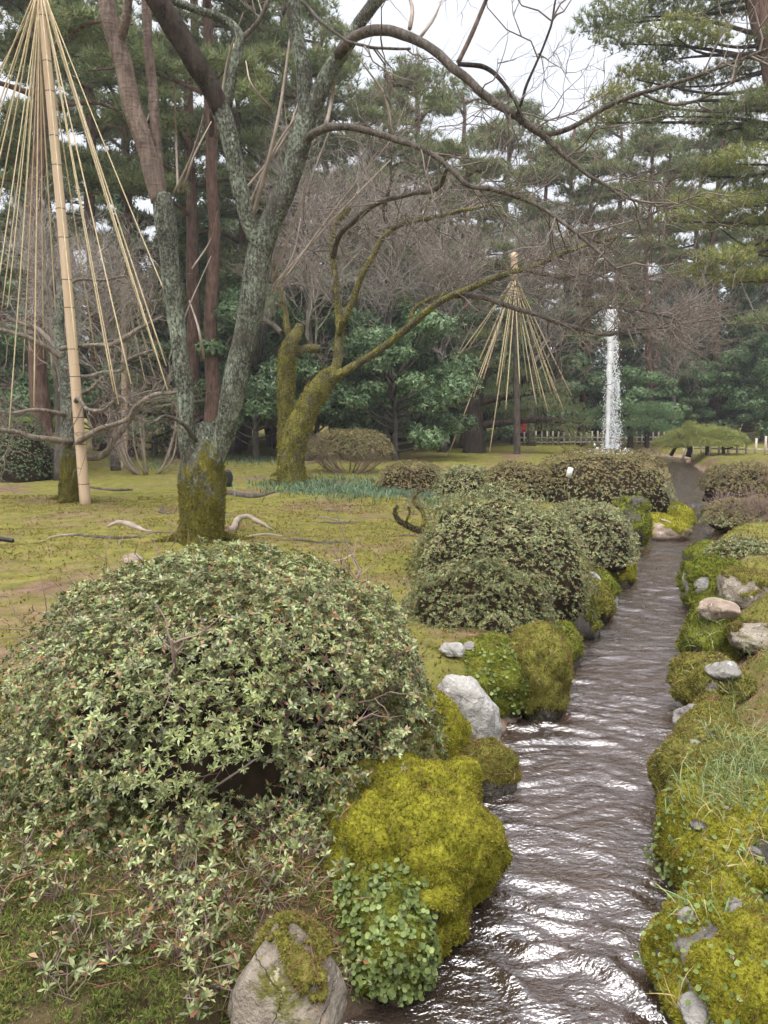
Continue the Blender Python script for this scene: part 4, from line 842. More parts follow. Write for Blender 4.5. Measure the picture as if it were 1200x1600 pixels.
rope_cone('tall straw rope cone on a bamboo pole at the left edge', (134, 792), (62, -25), (58, -70), 15,
    [(3, 482, -.3), (12, 480, -1.2), (14, 672, -1.0), (36, 585, .6), (53, 635, -.6), (88, 505, .9), (178, 612, -1.2), (185, 632, -1.3), (242, 552, .2), (260, 572, -.6), (284, 520, -1.6), (175, 600, .8),
     (-40, 520, .2), (-70, 540, -.9), (-95, 470, .6), (-120, 500, -.4), (-150, 470, .3), (-60, 430, 1.4), (-20, 560, -1.8), (68, 560, 1.6), (215, 470, 1.5), (232, 520, 1.2), (150, 560, 1.6), (120, 560, -2.0), (262, 610, -1.9), (-170, 420, 1), (30, 460, 1.8), (205, 600, -2.0)], 12.8, .0105, 1)
rope_cone('small distant straw rope cone seen between the left bamboo pole and the old cherry', (192, 690), (192, 432), (192, 420), 9,
    [(165, 500, 0), (170, 490, .5), (176, 482, -.5), (184, 510, 1), (196, 540, -.6), (205, 530, .4), (214, 548, 0), (222, 575, -.8), (236, 560, .6), (250, 560, .2), (228, 602, -.5), (242, 590, -.2), (204, 560, 1)], 21.5, .014, 2, rings=False)
rope_cone('straw rope cone on a dark post left of the fountain', (808, 712), (804, 432), (803, 398), 10,
    [(700, 712, -.8), (765, 706, -1), (712, 562, .8), (730, 548, 1), (745, 572, .6), (755, 592, -.3), (776, 602, -.6), (786, 582, .8), (812, 600, -.8), (824, 596, .8), (838, 632, -.6), (846, 622, .3), (856, 642, -.4), (862, 616, .6), (870, 622, .2), (880, 640, 0), (893, 618, .8), (740, 620, -.8), (790, 640, -1), (868, 596, 1.2)], 27, .021, 3, pole_m='bark_grey', rings=False, tip='bamboo')

# ------------------------------------------------------------------ woodland behind: kinds built once, then copied tree by tree
def trunk_geo(h, r, lean, rng, sides=10, seed=0, top=.25):
    n = 16; t = np.linspace(0, 1, n); wx = np.cumsum(rng.normal(0, .02 * h / n * 3, n)); wy = np.cumsum(rng.normal(0, .02 * h / n * 3, n)); wx[0] = wy[0] = 0
    P = np.c_[wx + lean * t * h, wy, t * h - .15]; return P, tube(P, r * (1 - (1 - top) * t) * (1 + .35 * np.exp(-t * 18)), sides, True, .1, seed, 3.)
def tall_pine(seed, label, h=17, r=.28, crown0=.45, nl=16, leaf='pine_needle', pads=4, tufts=50, bark_m='bark_pine', R=3.2, tsz=.32):
    rng = np.random.default_rng(seed); root = thing('pine_tree', (0, 0, 0), label, 'tree')
    P, tg = trunk_geo(h, r, rng.uniform(-.03, .03), rng, 10, seed, .3); obj('trunk', Geo().add(*tg), bark_m, root, True)
    g = Geo(); pos = []; 
    for k in range(nl):
        t = crown0 + (1 - crown0) * (k + rng.random()) / nl; f = t * 15; i = min(int(f), 14); o = P[i] + (P[i + 1] - P[i]) * (f - i)
        a = k * 2.4 + rng.normal() * .4; L = R * (1.05 - .65 * ((t - crown0) / (1 - crown0))) * rng.uniform(.7, 1.15)
        e = o + np.array((math.cos(a) * L, math.sin(a) * L, rng.uniform(-.05, .25) * L)); m = (o + e) / 2 + np.array((0, 0, .12 * L)) + rng.normal(size=3) * .1
        C = catmull(np.array([o, m, e]), 8); g.add(*tube(C, np.linspace(.075, .02, 8), 5))
        for q in range(pads):
            s_ = rng.uniform(.4, 1.05); c = o + (e - o) * s_ + np.array((rng.normal() * .45, rng.normal() * .45, .12 * L * (1 - s_) + .15)); pr = rng.uniform(.5, .95)
            d = rng.normal(size=(tufts, 3)); d = norm(d) * rng.random((tufts, 1)) ** .4; d[:, 2] = np.abs(d[:, 2]) * 1.0 - .25
            pos.append(c + d * np.array((pr, pr, pr * .42)))
    obj('limbs', g, bark_m, root, True, kind='stuff'); pos = np.vstack(pos)
    obj('crown', scatter(TUFT, pos, np.array((0, 0, .8)) + rng.normal(size=pos.shape) * .6, rng.uniform(.7, 1.2, len(pos)) * tsz, rng), leaf, root, kind='stuff')
    return root
def cedar(seed, label, h=12, R=2.4, n=4200, leaf='conifer_leaf', z0=.08):
    rng = np.random.default_rng(seed); root = thing('conifer_tree', (0, 0, 0), label, 'tree')
    P, tg = trunk_geo(h * .97, .2, 0, rng, 8, seed, .15); obj('trunk', Geo().add(*tg), 'bark_grey', root, True)
    nb = 150; t = np.linspace(z0, .99, nb); a = np.arange(nb) * 2.4; L = R * (1 - t) ** .75 * rng.uniform(.65, 1.15, nb) + .15
    o = np.c_[np.zeros(nb), np.zeros(nb), t * h]; d = np.c_[np.cos(a), np.sin(a), np.full(nb, -.12)]
    s_ = np.linspace(0, 1, 5)[None, :, None]; B = o[:, None] + d[:, None] * L[:, None, None] * s_ + np.array((0, 0, .12)) * s_ ** 2 * L[:, None, None]
    obj('limbs', Geo().add(*tubes(B, np.repeat(np.linspace(.03, .008, 5)[None], nb, 0), 3)), 'bark_grey', root, kind='stuff')
    k = rng.choice(nb, n, p=L / L.sum()); q = rng.uniform(.25, 1.05, n); pos = o[k] + d[k] * (L[k] * q)[:, None] + np.array((0, 0, .12)) * (q ** 2 * L[k])[:, None] + rng.normal(size=(n, 3)) * np.array((.16, .16, .10))
    obj('crown', scatter(CLUST, pos, d[k] + np.array((0, 0, .35)) + rng.normal(size=(n, 3)) * .35, rng.uniform(.16, .34, n), rng), leaf, root, kind='stuff')
    return root
def broadleaf(seed, label, h=5.5, R=2.0, n=6500, leaf='evergreen_leaf', lsz=.13, z0=.18, blobs=34):
    rng = np.random.default_rng(seed); root = thing('evergreen_tree', (0, 0, 0), label, 'tree')
    g = Geo(); P, tg = trunk_geo(h * .7, .11, .05, rng, 8, seed, .3); g.add(*tg); obj('trunk', g, 'bark_grey', root, True)
    pos = []; ax = []; g = Geo()
    for b in range(blobs):
        t = rng.uniform(z0, .93); a = rng.uniform(0, 6.28); rad = R * math.sqrt(max(1 - ((t - .42) / .62) ** 2, .05)) * rng.uniform(.45, .95)
        c = np.array((math.cos(a) * rad, math.sin(a) * rad, t * h)); br = rng.uniform(.4, .75) * R / 2; m = n // blobs
        d = norm(rng.normal(size=(m, 3))); rr = rng.random((m, 1)) ** .35; pos.append(c + d * rr * br * np.array((1, 1, .5))); ax.append(d + np.array((0, 0, .5)) + rng.normal(size=(m, 3)) * .4)
        i = min(int(t * 15), 13); C = catmull(np.array([P[min(i, 12)], (P[min(i, 12)] + c) / 2 + np.array((0, 0, -.1)), c]), 6); g.add(*tube(C, np.linspace(.04, .012, 6), 4))
    obj('limbs', g, 'bark_grey', root, True, kind='stuff'); pos = np.vstack(pos); ax = np.vstack(ax)
    obj('crown', scatter(CLUST, pos, ax, rng.uniform(.7, 1.3, len(pos)) * lsz, rng), leaf, root, kind='stuff')
    return root
def bare_kind(seed, label, h=8, r=.14, twig_m='twig', n=(24, 150, 600, 1500), spread=2.4, rr=(.04, .018, .01, .0065)):
    rng = np.random.default_rng(seed); root = thing('bare_tree', (0, 0, 0), label, 'tree')
    P, tg = trunk_geo(h * .8, r, .03, rng, 8, seed, .3); obj('trunk', Geo().add(*tg), 'bark_grey', root, True); g = Geo(); cur = [P]
    for li, m in enumerate(n):
        ln = ((1.2, spread), (.8, 1.7), (.5, 1.1), (.3, .7))[li]; T_, r_ = grow(cur, m, ln, rr[li], rng, .9, .35 if li < 2 else .1, .2, 6 if li == 0 else 4, .3 if li == 0 else .15); g.add(*tubes(T_, r_, 4 if li == 0 else 3)); cur = list(T_)
    obj('twigs', g, twig_m, root, kind='stuff'); return root
def place(root, px, Y, rz, s=1.0, label=None, group=None, first=set()):
    x = at(px, 700, Y)[0]; loc = (x, Y, float(ground_z(x, Y)))
    if root not in first:
        first.add(root); o = root; o.location = loc; o.rotation_euler = (0, 0, rz); o.scale = (s, s, s) if np.isscalar(s) else s
    else: o = copy_thing(root, loc, rz, s)
    if label: o['label'] = label
    if group: o['group'] = group
    return o
KIND = {
    'pineA': tall_pine(301, '', 18, .26, .42), 'pineB': tall_pine(302, '', 16, .22, .5, 14, R=2.8), 'pineC': tall_pine(303, '', 13, .2, .3, 16, R=2.8),
    'cedarA': cedar(311, '', 12, 2.5), 'cedarB': cedar(312, '', 15, 2.9, 5200),
    'leafA': broadleaf(321, ''), 'leafB': broadleaf(322, '', 4.2, 2.2, 6000, lsz=.12, z0=.1), 'leafC': broadleaf(323, '', 7.5, 2.3, 8000, lsz=.14),
    'bareA': bare_kind(331, '', twig_m='twig_far'), 'bareB': bare_kind(332, '', 9, .16, 'twig_far'),
}
WOOD = [  # kind, photo x, metres ahead, turn, scale
    ('pineA', -40, 22, 0, 1.0), ('pineB', 78, 19, 1, 1.05), ('pineA', 160, 30, 2, 1.1), ('pineC', 262, 33, 3, 1.3), ('pineA', 290, 25, 4, 1.0), ('pineB', 333, 23, 5, 1.1), ('pineC', 20, 27, .5, 1.3),
    ('pineB', 440, 31, 6, 1.15), ('pineA', 530, 34, .7, .95), ('pineC', 610, 33, 1.7, 1.15), ('pineB', 660, 38, 2.7, 1.1), ('pineA', 700, 44, 3.7, 1.05), ('pineA', 380, 40, 3, 1.2), ('pineB', 220, 42, 4, 1.3), ('pineB', 100, 40, 4.5, 1.3),
    ('pineC', 790, 44, 1.2, 1.35), ('pineC', 873, 40, 2.2, 1.2), ('pineC', 906, 37, 4.2, 1.05), ('pineB', 1006, 37, 3.2, .9), ('pineB', 1020, 41, .2, .95), ('pineC', 960, 48, 5.2, 1.4),
    ('pineC', 1075, 46, 1.2, 1.3), ('pineB', 1110, 42, 2.4, 1.1), ('pineA', 1165, 48, 3.4, 1.15), ('pineC', 1230, 38, 3.4, 1.2),
    ('cedarB', 60, 38, 1, 1), ('cedarA', 210, 37, 2, 1), ('cedarB', 350, 44, 3, 1), ('cedarA', 470, 40, 4, 1), ('cedarA', 570, 43, 5, 1.0), ('cedarB', 650, 46, 6, .9), ('cedarA', 740, 47, 6.5, .9),
    ('cedarA', 820, 50, 1, .85), ('cedarA', 900, 52, 2, .85), ('cedarB', 980, 52, 3, .8), ('cedarA', 1050, 44, 3, .8), ('cedarB', 1095, 47, 3, .7), ('cedarA', 1140, 43, 4, .85), ('cedarB', 1200, 45, 5, .75),
    ('leafA', 400, 24, 0, 1), ('leafC', 490, 25.5, 1, .9), ('leafA', 560, 27, 2, 1.15), ('leafB', 620, 24.5, 3, 1.1), ('leafA', 690, 32, 4, 1.1), ('leafB', 590, 30, 5, 1.3), ('leafA', 330, 29, 6, 1.0), ('leafB', 240, 26, 1, 1.0), ('leafC', 150, 31, 2, .8), ('leafA', 60, 25, 3, .8), ('leafB', -20, 21, 3, .9), ('leafC', 420, 33, 2.5, 1.0),
    ('leafB', 745, 33, 4, 1.0), ('leafB', 1000, 36, 1, .85), ('leafB', 930, 38.5, 5, .9), ('leafA', 1075, 40, 5, .75), ('leafB', 1130, 41, 2, 1.1), ('leafA', 1190, 39, 3, 1.0), ('leafA', 850, 43, 3, .9), ('leafA', 780, 40, 2, .9), ('leafB', 1250, 36, 2, 1.1),
    ('bareA', 690, 29, 0, 1.1), ('bareB', 600, 26, 1, 1.1), ('bareB', 830, 34, 3, 1.1), ('bareB', 480, 23.5, 2, 1.1), ('pineC', 725, 31, 4.9, .9), ('pineC', 848, 37.5, .9, 1.05), ('leafC', 865, 36.5, 2.9, .9), ('leafC', 752, 32, .4, .85), ('bareA', 1050, 37, 2, .95), ('bareB', 90, 17.5, 2, .7), ('bareA', 180, 20, 3, .8),
    ('cedarB', 20, 57, 0, .95), ('cedarB', 115, 59.5, 1.1, .95), ('cedarB', 190, 62, 2.2, .95), ('cedarB', 265, 57, 3.3, .95), ('cedarB', 345, 59.5, 4.4, .95), ('cedarB', 455, 62, 5.5, .95), ('cedarB', 545, 57, 6.6, .95), ('cedarB', 660, 59.5, 7.7, .95), ('cedarB', 735, 62, 8.8, .95), ('cedarB', 815, 57, 9.9, .95), ('cedarB', 890, 59.5, 11, .95), ('cedarB', 965, 62, 12.1, .95), ('cedarB', 1030, 57, 13.2, .95), ('cedarB', 1085, 59.5, 14.3, .95), ('cedarB', 1165, 62, 15.4, .95), ('cedarB', 1225, 57, 16.5, .95), 
    ('pineC', 200, 27, 3.3, 1.1), ('pineC', 375, 30, 4.3, 1.1), ('pineC', 450, 36.5, 5.3, 1.1), ('pineC', 590, 30, .3, .95), ('pineC', 705, 35, 1.3, .9), ('cedarA', 300, 36, 2, 1.05), ('cedarA', 425, 38, 3, 1.0), ('cedarB', 525, 39, 4, .85), ('cedarA', 620, 38.5, 5, .95), ('leafC', 280, 30, 2, .9), ('leafC', 360, 27, 4, .8),
    ('pineC', 560, 37, 3.1, 1.0), ('pineC', 740, 36, 4.6, .85), ('pineC', 480, 28, 5.6, 1.1), ('pineC', 640, 42, 5.6, 1.2), ('leafC', 650, 33, 5.6, .95), ('leafC', 800, 37, 1.6, .75), ('leafC', 540, 33, 1.6, 1.0), ('leafC', 1045, 42, 1.6, .75),
]
MARKS = [(45, 'at the left edge behind the dark mossy boulder'), (140, 'behind the tall left rope cone'), (240, 'behind the small distant rope cone'), (310, 'behind the left stem of the old cherry'),
    (415, 'seen between the stems of the old cherry'), (500, 'behind the broken-topped mossy trunk'), (625, 'behind the mushroom-shaped brown azalea'), (700, 'behind the left end of the hedge row'),
    (775, 'behind the layered garden pine'), (855, 'behind the fountain-side rope cone'), (935, 'just left of the fountain'), (1000, 'straight behind the fountain'), (1048, 'just right of the fountain'),
    (1118, 'behind the table-shaped pine'), (1205, 'behind the right-hand whitish fence'), (9999, 'at the right edge under the red-barked pine')]
FAM = {'pine': ('tall reddish pine', 'tall pines of the wood behind the garden'), 'ceda': ('dark dense conifer', 'dark conifers at the back of the wood'), 'leaf': ('glossy green evergreen tree', 'evergreen trees of the undergrowth'), 'bare': ('leafless fine-twigged tree', 'leafless trees among the wood')}
def mark(px): return next(t for lim, t in MARKS if px < lim)
ORD = {5: [', nearest of five', ', second nearest of five', ', third nearest of five', ', fourth nearest of five', ', farthest of five'], 6: [', nearest of six', ', second nearest of six', ', third nearest of six', ', fourth nearest of six', ', fifth nearest of six', ', farthest of six'], 1: [''], 2: [', nearer of two', ', farther of two'], 3: [', nearest of three', ', middle of three', ', farthest of three'], 4: [', nearest of four', ', second nearest of four', ', third nearest of four', ', farthest of four']}
for k, px, Y_, rz, s_ in WOOD:
    same = sorted(q[2] for q in WOOD if q[0][:4] == k[:4] and mark(q[1]) == mark(px))
    place(KIND[k], px, Y_, rz, s_, FAM[k[:4]][0] + ' ' + mark(px) + ORD[len(same)][same.index(Y_)], FAM[k[:4]][1])

# ------------------------------------------------------------------ the near pine reaching in from the right
def near_pine():
    rng = np.random.default_rng(401); Y0 = 21.0; b = at(1262, 700, Y0); b[2] = float(ground_z(b[0], b[1]))
    root = thing('near_pine', b, 'big red-barked pine reaching in from the right edge with bright needle pads', 'tree')
    A = limb([(1262, 705, 46, 0), (1258, 560, 40, 0), (1246, 400, 36, 0), (1230, 250, 34, 0), (1212, 130, 32, 0), (1192, 40, 30, 0), (1170, -40, 28, 0), (1130, -160, 24, 0)], Y0)
    C, t = limb_geo(A, .2, 14, .1, 3, 0, 3.); obj('trunk', Geo().add(*t), 'bark_pine', root, True)
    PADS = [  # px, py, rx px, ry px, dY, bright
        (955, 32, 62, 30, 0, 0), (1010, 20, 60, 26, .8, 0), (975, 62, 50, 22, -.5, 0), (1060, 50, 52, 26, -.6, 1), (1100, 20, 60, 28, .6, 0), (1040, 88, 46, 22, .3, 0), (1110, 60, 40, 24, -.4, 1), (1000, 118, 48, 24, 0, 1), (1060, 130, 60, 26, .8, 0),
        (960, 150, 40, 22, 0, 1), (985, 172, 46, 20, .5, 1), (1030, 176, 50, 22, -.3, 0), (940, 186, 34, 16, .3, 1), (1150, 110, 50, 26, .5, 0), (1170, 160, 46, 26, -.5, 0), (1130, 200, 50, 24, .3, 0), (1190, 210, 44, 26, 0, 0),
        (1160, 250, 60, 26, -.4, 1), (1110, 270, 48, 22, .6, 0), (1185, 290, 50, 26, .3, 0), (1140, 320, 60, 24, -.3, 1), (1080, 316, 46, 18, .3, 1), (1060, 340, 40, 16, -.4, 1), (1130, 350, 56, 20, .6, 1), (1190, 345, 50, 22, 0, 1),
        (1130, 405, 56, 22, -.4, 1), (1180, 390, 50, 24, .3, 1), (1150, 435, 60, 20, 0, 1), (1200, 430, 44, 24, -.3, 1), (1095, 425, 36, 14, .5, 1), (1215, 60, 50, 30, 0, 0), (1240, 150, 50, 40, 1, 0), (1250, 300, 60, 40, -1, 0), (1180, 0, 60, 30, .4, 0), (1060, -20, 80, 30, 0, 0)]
    g = Geo(); pos = {0: [], 1: []}
    for px, py, rx, ry, dY, br in PADS:
        c = at(px, py, Y0 + dY); ra, rb = msize(rx, Y0), msize(ry, Y0); n = int(260 * ra * rb / .45)
        d = norm(rng.normal(size=(n, 3))) * rng.random((n, 1)) ** .45; d[:, 2] = np.abs(d[:, 2]) * 1.5 - .5
        pos[br].append(c + d * np.array((ra, ra * .8, rb * .8)))
        i = np.argmin(np.abs(C[:, 2] - (c[2] - .4 * abs(c[0] - C[-1, 0]) * .3))); o = C[i, :3]
        L = catmull(np.array([o, (o + c) / 2 + rng.normal(size=3) * .15 + np.array((0, 0, -.1)), c + np.array((-.1, 0, -.1))]), 12); obj('limb', Geo().add(*tube(L, np.linspace(.06, .014, 12), 6, True, .15, 5)), 'bark_dark', root, True)
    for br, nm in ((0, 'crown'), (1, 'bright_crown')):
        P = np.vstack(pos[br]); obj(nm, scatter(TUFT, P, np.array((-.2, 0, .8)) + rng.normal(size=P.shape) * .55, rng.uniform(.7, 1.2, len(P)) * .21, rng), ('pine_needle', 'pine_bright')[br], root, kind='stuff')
near_pine()
def pad_pine(name, label, Y0, trunks, pads, leaf, bark_m='bark_dark', dens=900, tsz=.11, seed=1):
    rng = np.random.default_rng(seed); b = limb([trunks[0][0]], Y0)[0, :3]; b[2] = float(ground_z(b[0], b[1])); root = thing(name, b, label, 'tree'); ends = []
    for k, t in enumerate(trunks):
        C, tg = limb_geo(limb(t, Y0), .08, 10, .15, seed + k, .02, 4.); obj('trunk' if k == 0 else 'limb', Geo().add(*tg), bark_m, root, True); ends.append(C[:, :3])
    pos = []; g = Geo()
    for px, py, rx, ry, dY in pads:
        c = at(px, py, Y0 + dY); ra, rb = msize(rx, Y0), msize(ry, Y0); n = max(30, int(dens * ra * rb))
        d = norm(rng.normal(size=(n, 3))) * rng.random((n, 1)) ** .4; d[:, 2] = np.abs(d[:, 2]) * 1.4 - .4; pos.append(c + d * np.array((ra, ra * .9, rb)))
        o = min((e[np.argmin(np.linalg.norm(e - c, axis=1))] for e in ends), key=lambda q: np.linalg.norm(q - c))
        L = catmull(np.array([o, (o + c) / 2 + rng.normal(size=3) * .06, c]), 8); g.add(*tube(L, np.linspace(.035, .012, 8), 5))
    obj('branches', g, bark_m, root, True, kind='stuff'); P = np.vstack(pos)
    obj('crown', scatter(TUFT, P, np.array((0, 0, 1.)) + rng.normal(size=P.shape) * .5, rng.uniform(.7, 1.2, len(P)) * tsz, rng), leaf, root, kind='stuff')
pad_pine('garden_pine', 'broad garden pine with layered pads under the rope cone near the fountain', 28.5,
    [[(742, 712, 42, 0), (742, 690, 34, 0), (740, 650, 30, 0), (742, 620, 26, 0), (752, 590, 20, 0), (765, 565, 18, 0)], [(750, 665, 12, 0), (790, 660, 11, -.3), (840, 655, 10, -.5), (880, 658, 8, -.6)], [(748, 630, 12, 0), (790, 620, 10, .2), (850, 610, 8, .4)], [(738, 640, 10, 0), (710, 620, 9, .2), (690, 605, 7, .2)]],
    [(735, 556, 32, 12, 0), (770, 570, 40, 14, -.3), (760, 600, 50, 16, .4), (815, 585, 44, 14, .2), (800, 612, 46, 14, -.5), (850, 604, 40, 14, .3), (870, 622, 36, 13, -.2), (720, 600, 36, 14, .3), (840, 634, 44, 14, -.5), (885, 640, 38, 14, .2), (905, 660, 34, 14, .4), (860, 668, 46, 14, -.3), (815, 650, 36, 12, .5), (895, 684, 38, 12, -.2), (845, 688, 30, 9, 0), (700, 632, 34, 14, .3), (776, 640, 36, 12, .6)], 'pine_needle', seed=411)
pad_pine('table_pine', 'low clipped table-shaped pine at the pond edge right of the fountain', 27.5,
    [[(1075, 714, 9, 0), (1078, 700, 8, 0), (1072, 688, 7, 0), (1060, 680, 5, 0)], [(1105, 714, 6, 0), (1106, 695, 6, 0), (1115, 684, 5, 0)], [(1130, 716, 6, .1), (1130, 700, 5, .1), (1126, 688, 5, .1)], [(1048, 712, 6, 0), (1056, 698, 5, 0), (1066, 688, 4, 0)]],
    [(1042, 692, 24, 12, 0), (1062, 684, 28, 13, .3), (1082, 678, 30, 13, -.2), (1104, 676, 30, 13, .3), (1126, 680, 28, 13, -.3), (1146, 686, 24, 12, .2), (1158, 693, 18, 9, -.1), (1090, 693, 40, 10, -.7), (1128, 694, 32, 9, -.6), (1080, 665, 13, 7, 0), (1056, 697, 22, 7, -.4)], 'pine_bright', dens=3600, tsz=.11, seed=421)
pad_pine('pond_shrub_tree', 'bluish-green spreading evergreen behind the falling fountain water', 33.5,
    [[(985, 700, 10, 0), (985, 680, 9, 0), (982, 660, 8, 0), (975, 645, 6, 0)], [(1010, 700, 8, 0), (1012, 675, 7, 0), (1020, 655, 5, 0)]],
    [(960, 636, 30, 13, 0), (985, 646, 34, 14, .3), (1015, 640, 36, 13, 0), (1040, 652, 28, 12, .2), (1000, 662, 40, 12, -.4), (955, 662, 30, 12, -.2), (930, 650, 24, 12, .1), (1030, 672, 34, 9, -.3), (975, 678, 34, 9, 0)], 'evergreen_leaf', dens=1500, tsz=.13, seed=431)

# ------------------------------------------------------------------ fountain
def fountain():
    rng = np.random.default_rng(55); Y0 = 30.0; b = at(948, 712, Y0); b[2] = WATER_Z; top = at(953, 480, Y0)
    root = thing('fountain', b, 'tall white fountain jet falling back in a loose veil of drops', 'fountain')
    h = top[2] - b[2]; t = np.linspace(0, 1, 40); P = np.c_[b[0] + (top[0] - b[0]) * t ** 3 + .01 * np.sin(t * 30), np.full(40, Y0), b[2] + h * t]
    obj('jet', Geo().add(*tube(P, .075 + .08 * t ** 3 + .012 * np.sin(t * 57), 10, True, .35, 4, 9.)), 'spray_water', root, True)
    ok = ICO[2]; n = 4500; dl = ([(np.array([(1, 0, 0), (-1, 0, 0), (0, 1, 0), (0, -1, 0), (0, 0, 1.6), (0, 0, -1.6)]), np.array([(0, 2, 4), (2, 1, 4), (1, 3, 4), (3, 0, 4), (2, 0, 5), (1, 2, 5), (3, 1, 5), (0, 3, 5)]))])
    u = rng.random(n); zz = 1 - u ** .8; sp_ = .08 + .45 * (1 - zz) ** .7; off = rng.normal(size=(n, 2)) * .5
    veil = np.c_[b[0] + .22 * (1 - zz) + off[:, 0] * sp_ * .75, Y0 + off[:, 1] * sp_ * .75, b[2] + h * zz]
    hn = 900; head = np.c_[top[0] + rng.normal(size=hn) * .17, Y0 + rng.normal(size=hn) * .17, top[2] - np.abs(rng.normal(size=hn)) * .55 - .05]
    st = []
    for k in range(26):        # falling strings of drops
        x = b[0] + .18 + rng.normal() * .22; y = Y0 + rng.normal() * .3; z0 = b[2] + h * rng.uniform(.05, .9); m = 40; st.append(np.c_[x + rng.normal(size=m) * .03, y + rng.normal(size=m) * .03, z0 - rng.random(m) * .6])
    A = np.vstack([veil, head] + st); obj('falling_drops', scatter(dl, A, np.array((0, 0, 1.)) + rng.normal(size=A.shape) * .1, rng.uniform(.006, .020, len(A)), rng), 'spray_water', root, True, kind='stuff')
    m = 700; A = np.c_[b[0] + rng.normal(size=m) * .5, Y0 + rng.normal(size=m) * .5, WATER_Z + np.abs(rng.normal(size=m)) * .18]; obj('splash', scatter(dl, A, np.tile((0, 0, 1.), (m, 1)), rng.uniform(.02, .05, m), rng), 'spray_water', root, True, kind='stuff')
fountain()
# ------------------------------------------------------------------ pond fence of pickets and rail
def fence(label, p0, p1, step, hgt, rail_h, Y0, wid):
    a, b = at(*p0, Y0[0]), at(*p1, Y0[1]); a[2] = float(ground_z(a[0], a[1])); b[2] = float(ground_z(b[0], b[1])); root = thing('picket_fence', a, label, 'fence')
    L = np.linalg.norm(b - a); n = int(L / step); rng = np.random.default_rng(9); me = None; rz = math.atan2(b[1] - a[1], b[0] - a[0])
    mid = (a + b) / 2
    for zz in (rail_h, rail_h * .35): obj('rail', box(mid + np.array((0, .05, zz)), (L, .05, .055), rz), 'fence_wood', root)
    for k in range(n + 1):
        p = a + (b - a) * k / n
        if me is None: me = mesh('picket', *(lambda v: (v[0], v[1]))(box((0, 0, hgt / 2), (wid, wid * .7, hgt), rz)), 'fence_wood')
        o = bpy.data.objects.new('picket', me); COL.objects.link(o); o.parent = root; o.location = p - a + np.array((0, -.0, -.03)); o.scale = (1, 1, rng.uniform(.94, 1.05))
fence('low pale picket fence across the pond behind the fountain', (810, 700), (1045, 700), .26, .62, .32, (34.6, 35.4), .06)
fence('low whitish picket fence at the right edge behind the twiggy azaleas', (1068, 712), (1225, 712), .30, .78, .42, (28.6, 27), .075)
# ------------------------------------------------------------------ person in red resting beyond the fence
def person():
    b = at(817, 705, 36.0); b[2] = float(ground_z(b[0], b[1])); root = thing('person', b, 'person in a red jacket resting beyond the fence, pale bag at the lap', 'person')
    J = [((0, 0, .50), .15), ((0, .02, .68), .15), ((0, .02, .88), .16), ((0, .0, 1.02), .09), ((0, -.02, 1.10), .065), ((0, -.04, 1.20), .10), ((0, -.04, 1.29), .075),
         ((.18, .0, .95), .07), ((.24, -.06, .74), .055), ((.16, -.26, .62), .045), ((-.18, 0, .95), .07), ((-.24, -.06, .74), .055), ((-.14, -.26, .62), .045),
         ((.10, -.05, .48), .095), ((.12, -.42, .48), .075), ((.12, -.44, .10), .05), ((.12, -.54, .05), .045), ((-.10, -.05, .48), .095), ((-.12, -.42, .48), .075), ((-.12, -.44, .10), .05), ((-.12, -.54, .05), .045)]
    E = [(0, 1), (1, 2), (2, 3), (3, 4), (4, 5), (5, 6), (2, 7), (7, 8), (8, 9), (2, 10), (10, 11), (11, 12), (0, 13), (13, 14), (14, 15), (15, 16), (0, 17), (17, 18), (18, 19), (19, 20)]
    me = bpy.data.meshes.new('body'); me.from_pydata([j[0] for j in J], E, []); o = bpy.data.objects.new('body', me); COL.objects.link(o); o.parent = root
    o.modifiers.new('skin', 'SKIN'); o.modifiers.new('sub', 'SUBSURF').levels = 2; o.modifiers['sub'].render_levels = 2
    for k, v in enumerate(me.skin_vertices[0].data): v.radius = (J[k][1], J[k][1]); v.use_root = (k == 0)
    dg = bpy.context.evaluated_depsgraph_get(); ev = o.evaluated_get(dg); m2 = bpy.data.meshes.new_from_object(ev); o.modifiers.clear(); o.data = m2
    for mm in ('red_cloth', 'dark_cloth', 'skin', 'hair'): m2.materials.append(MAT[mm])
    for p in m2.polygons:
        c = p.center; p.use_smooth = True
        p.material_index = 0
        if c.z < .52 and abs(c.x) < .3 and (c.y < .08): p.material_index = 1
        if c.z > 1.06: p.material_index = 2
        if c.z > 1.16 and (c.y > -.06 or c.z > 1.25): p.material_index = 3
        if c.y < -.24 and .56 < c.z < .7: p.material_index = 2
    V, F = ICO[2]; obj('bag', (V * np.array((.16, .1, .13)) * (1 + .1 * fbm(V * 3, 4, 2))[:, None] + b + np.array((.22, -.3, .60)), F), 'pale_cloth', root, True)
    st = thing('garden_bench', b, 'plain dark bench under the person in the red jacket', 'bench'); obj('seat', box(b + np.array((0, .02, .38)), (1.3, .4, .06)), 'dark_wood', st)
    for sx in (-.5, .5): obj('leg', box(b + np.array((sx, .02, .17)), (.08, .34, .36)), 'dark_wood', st)
person()
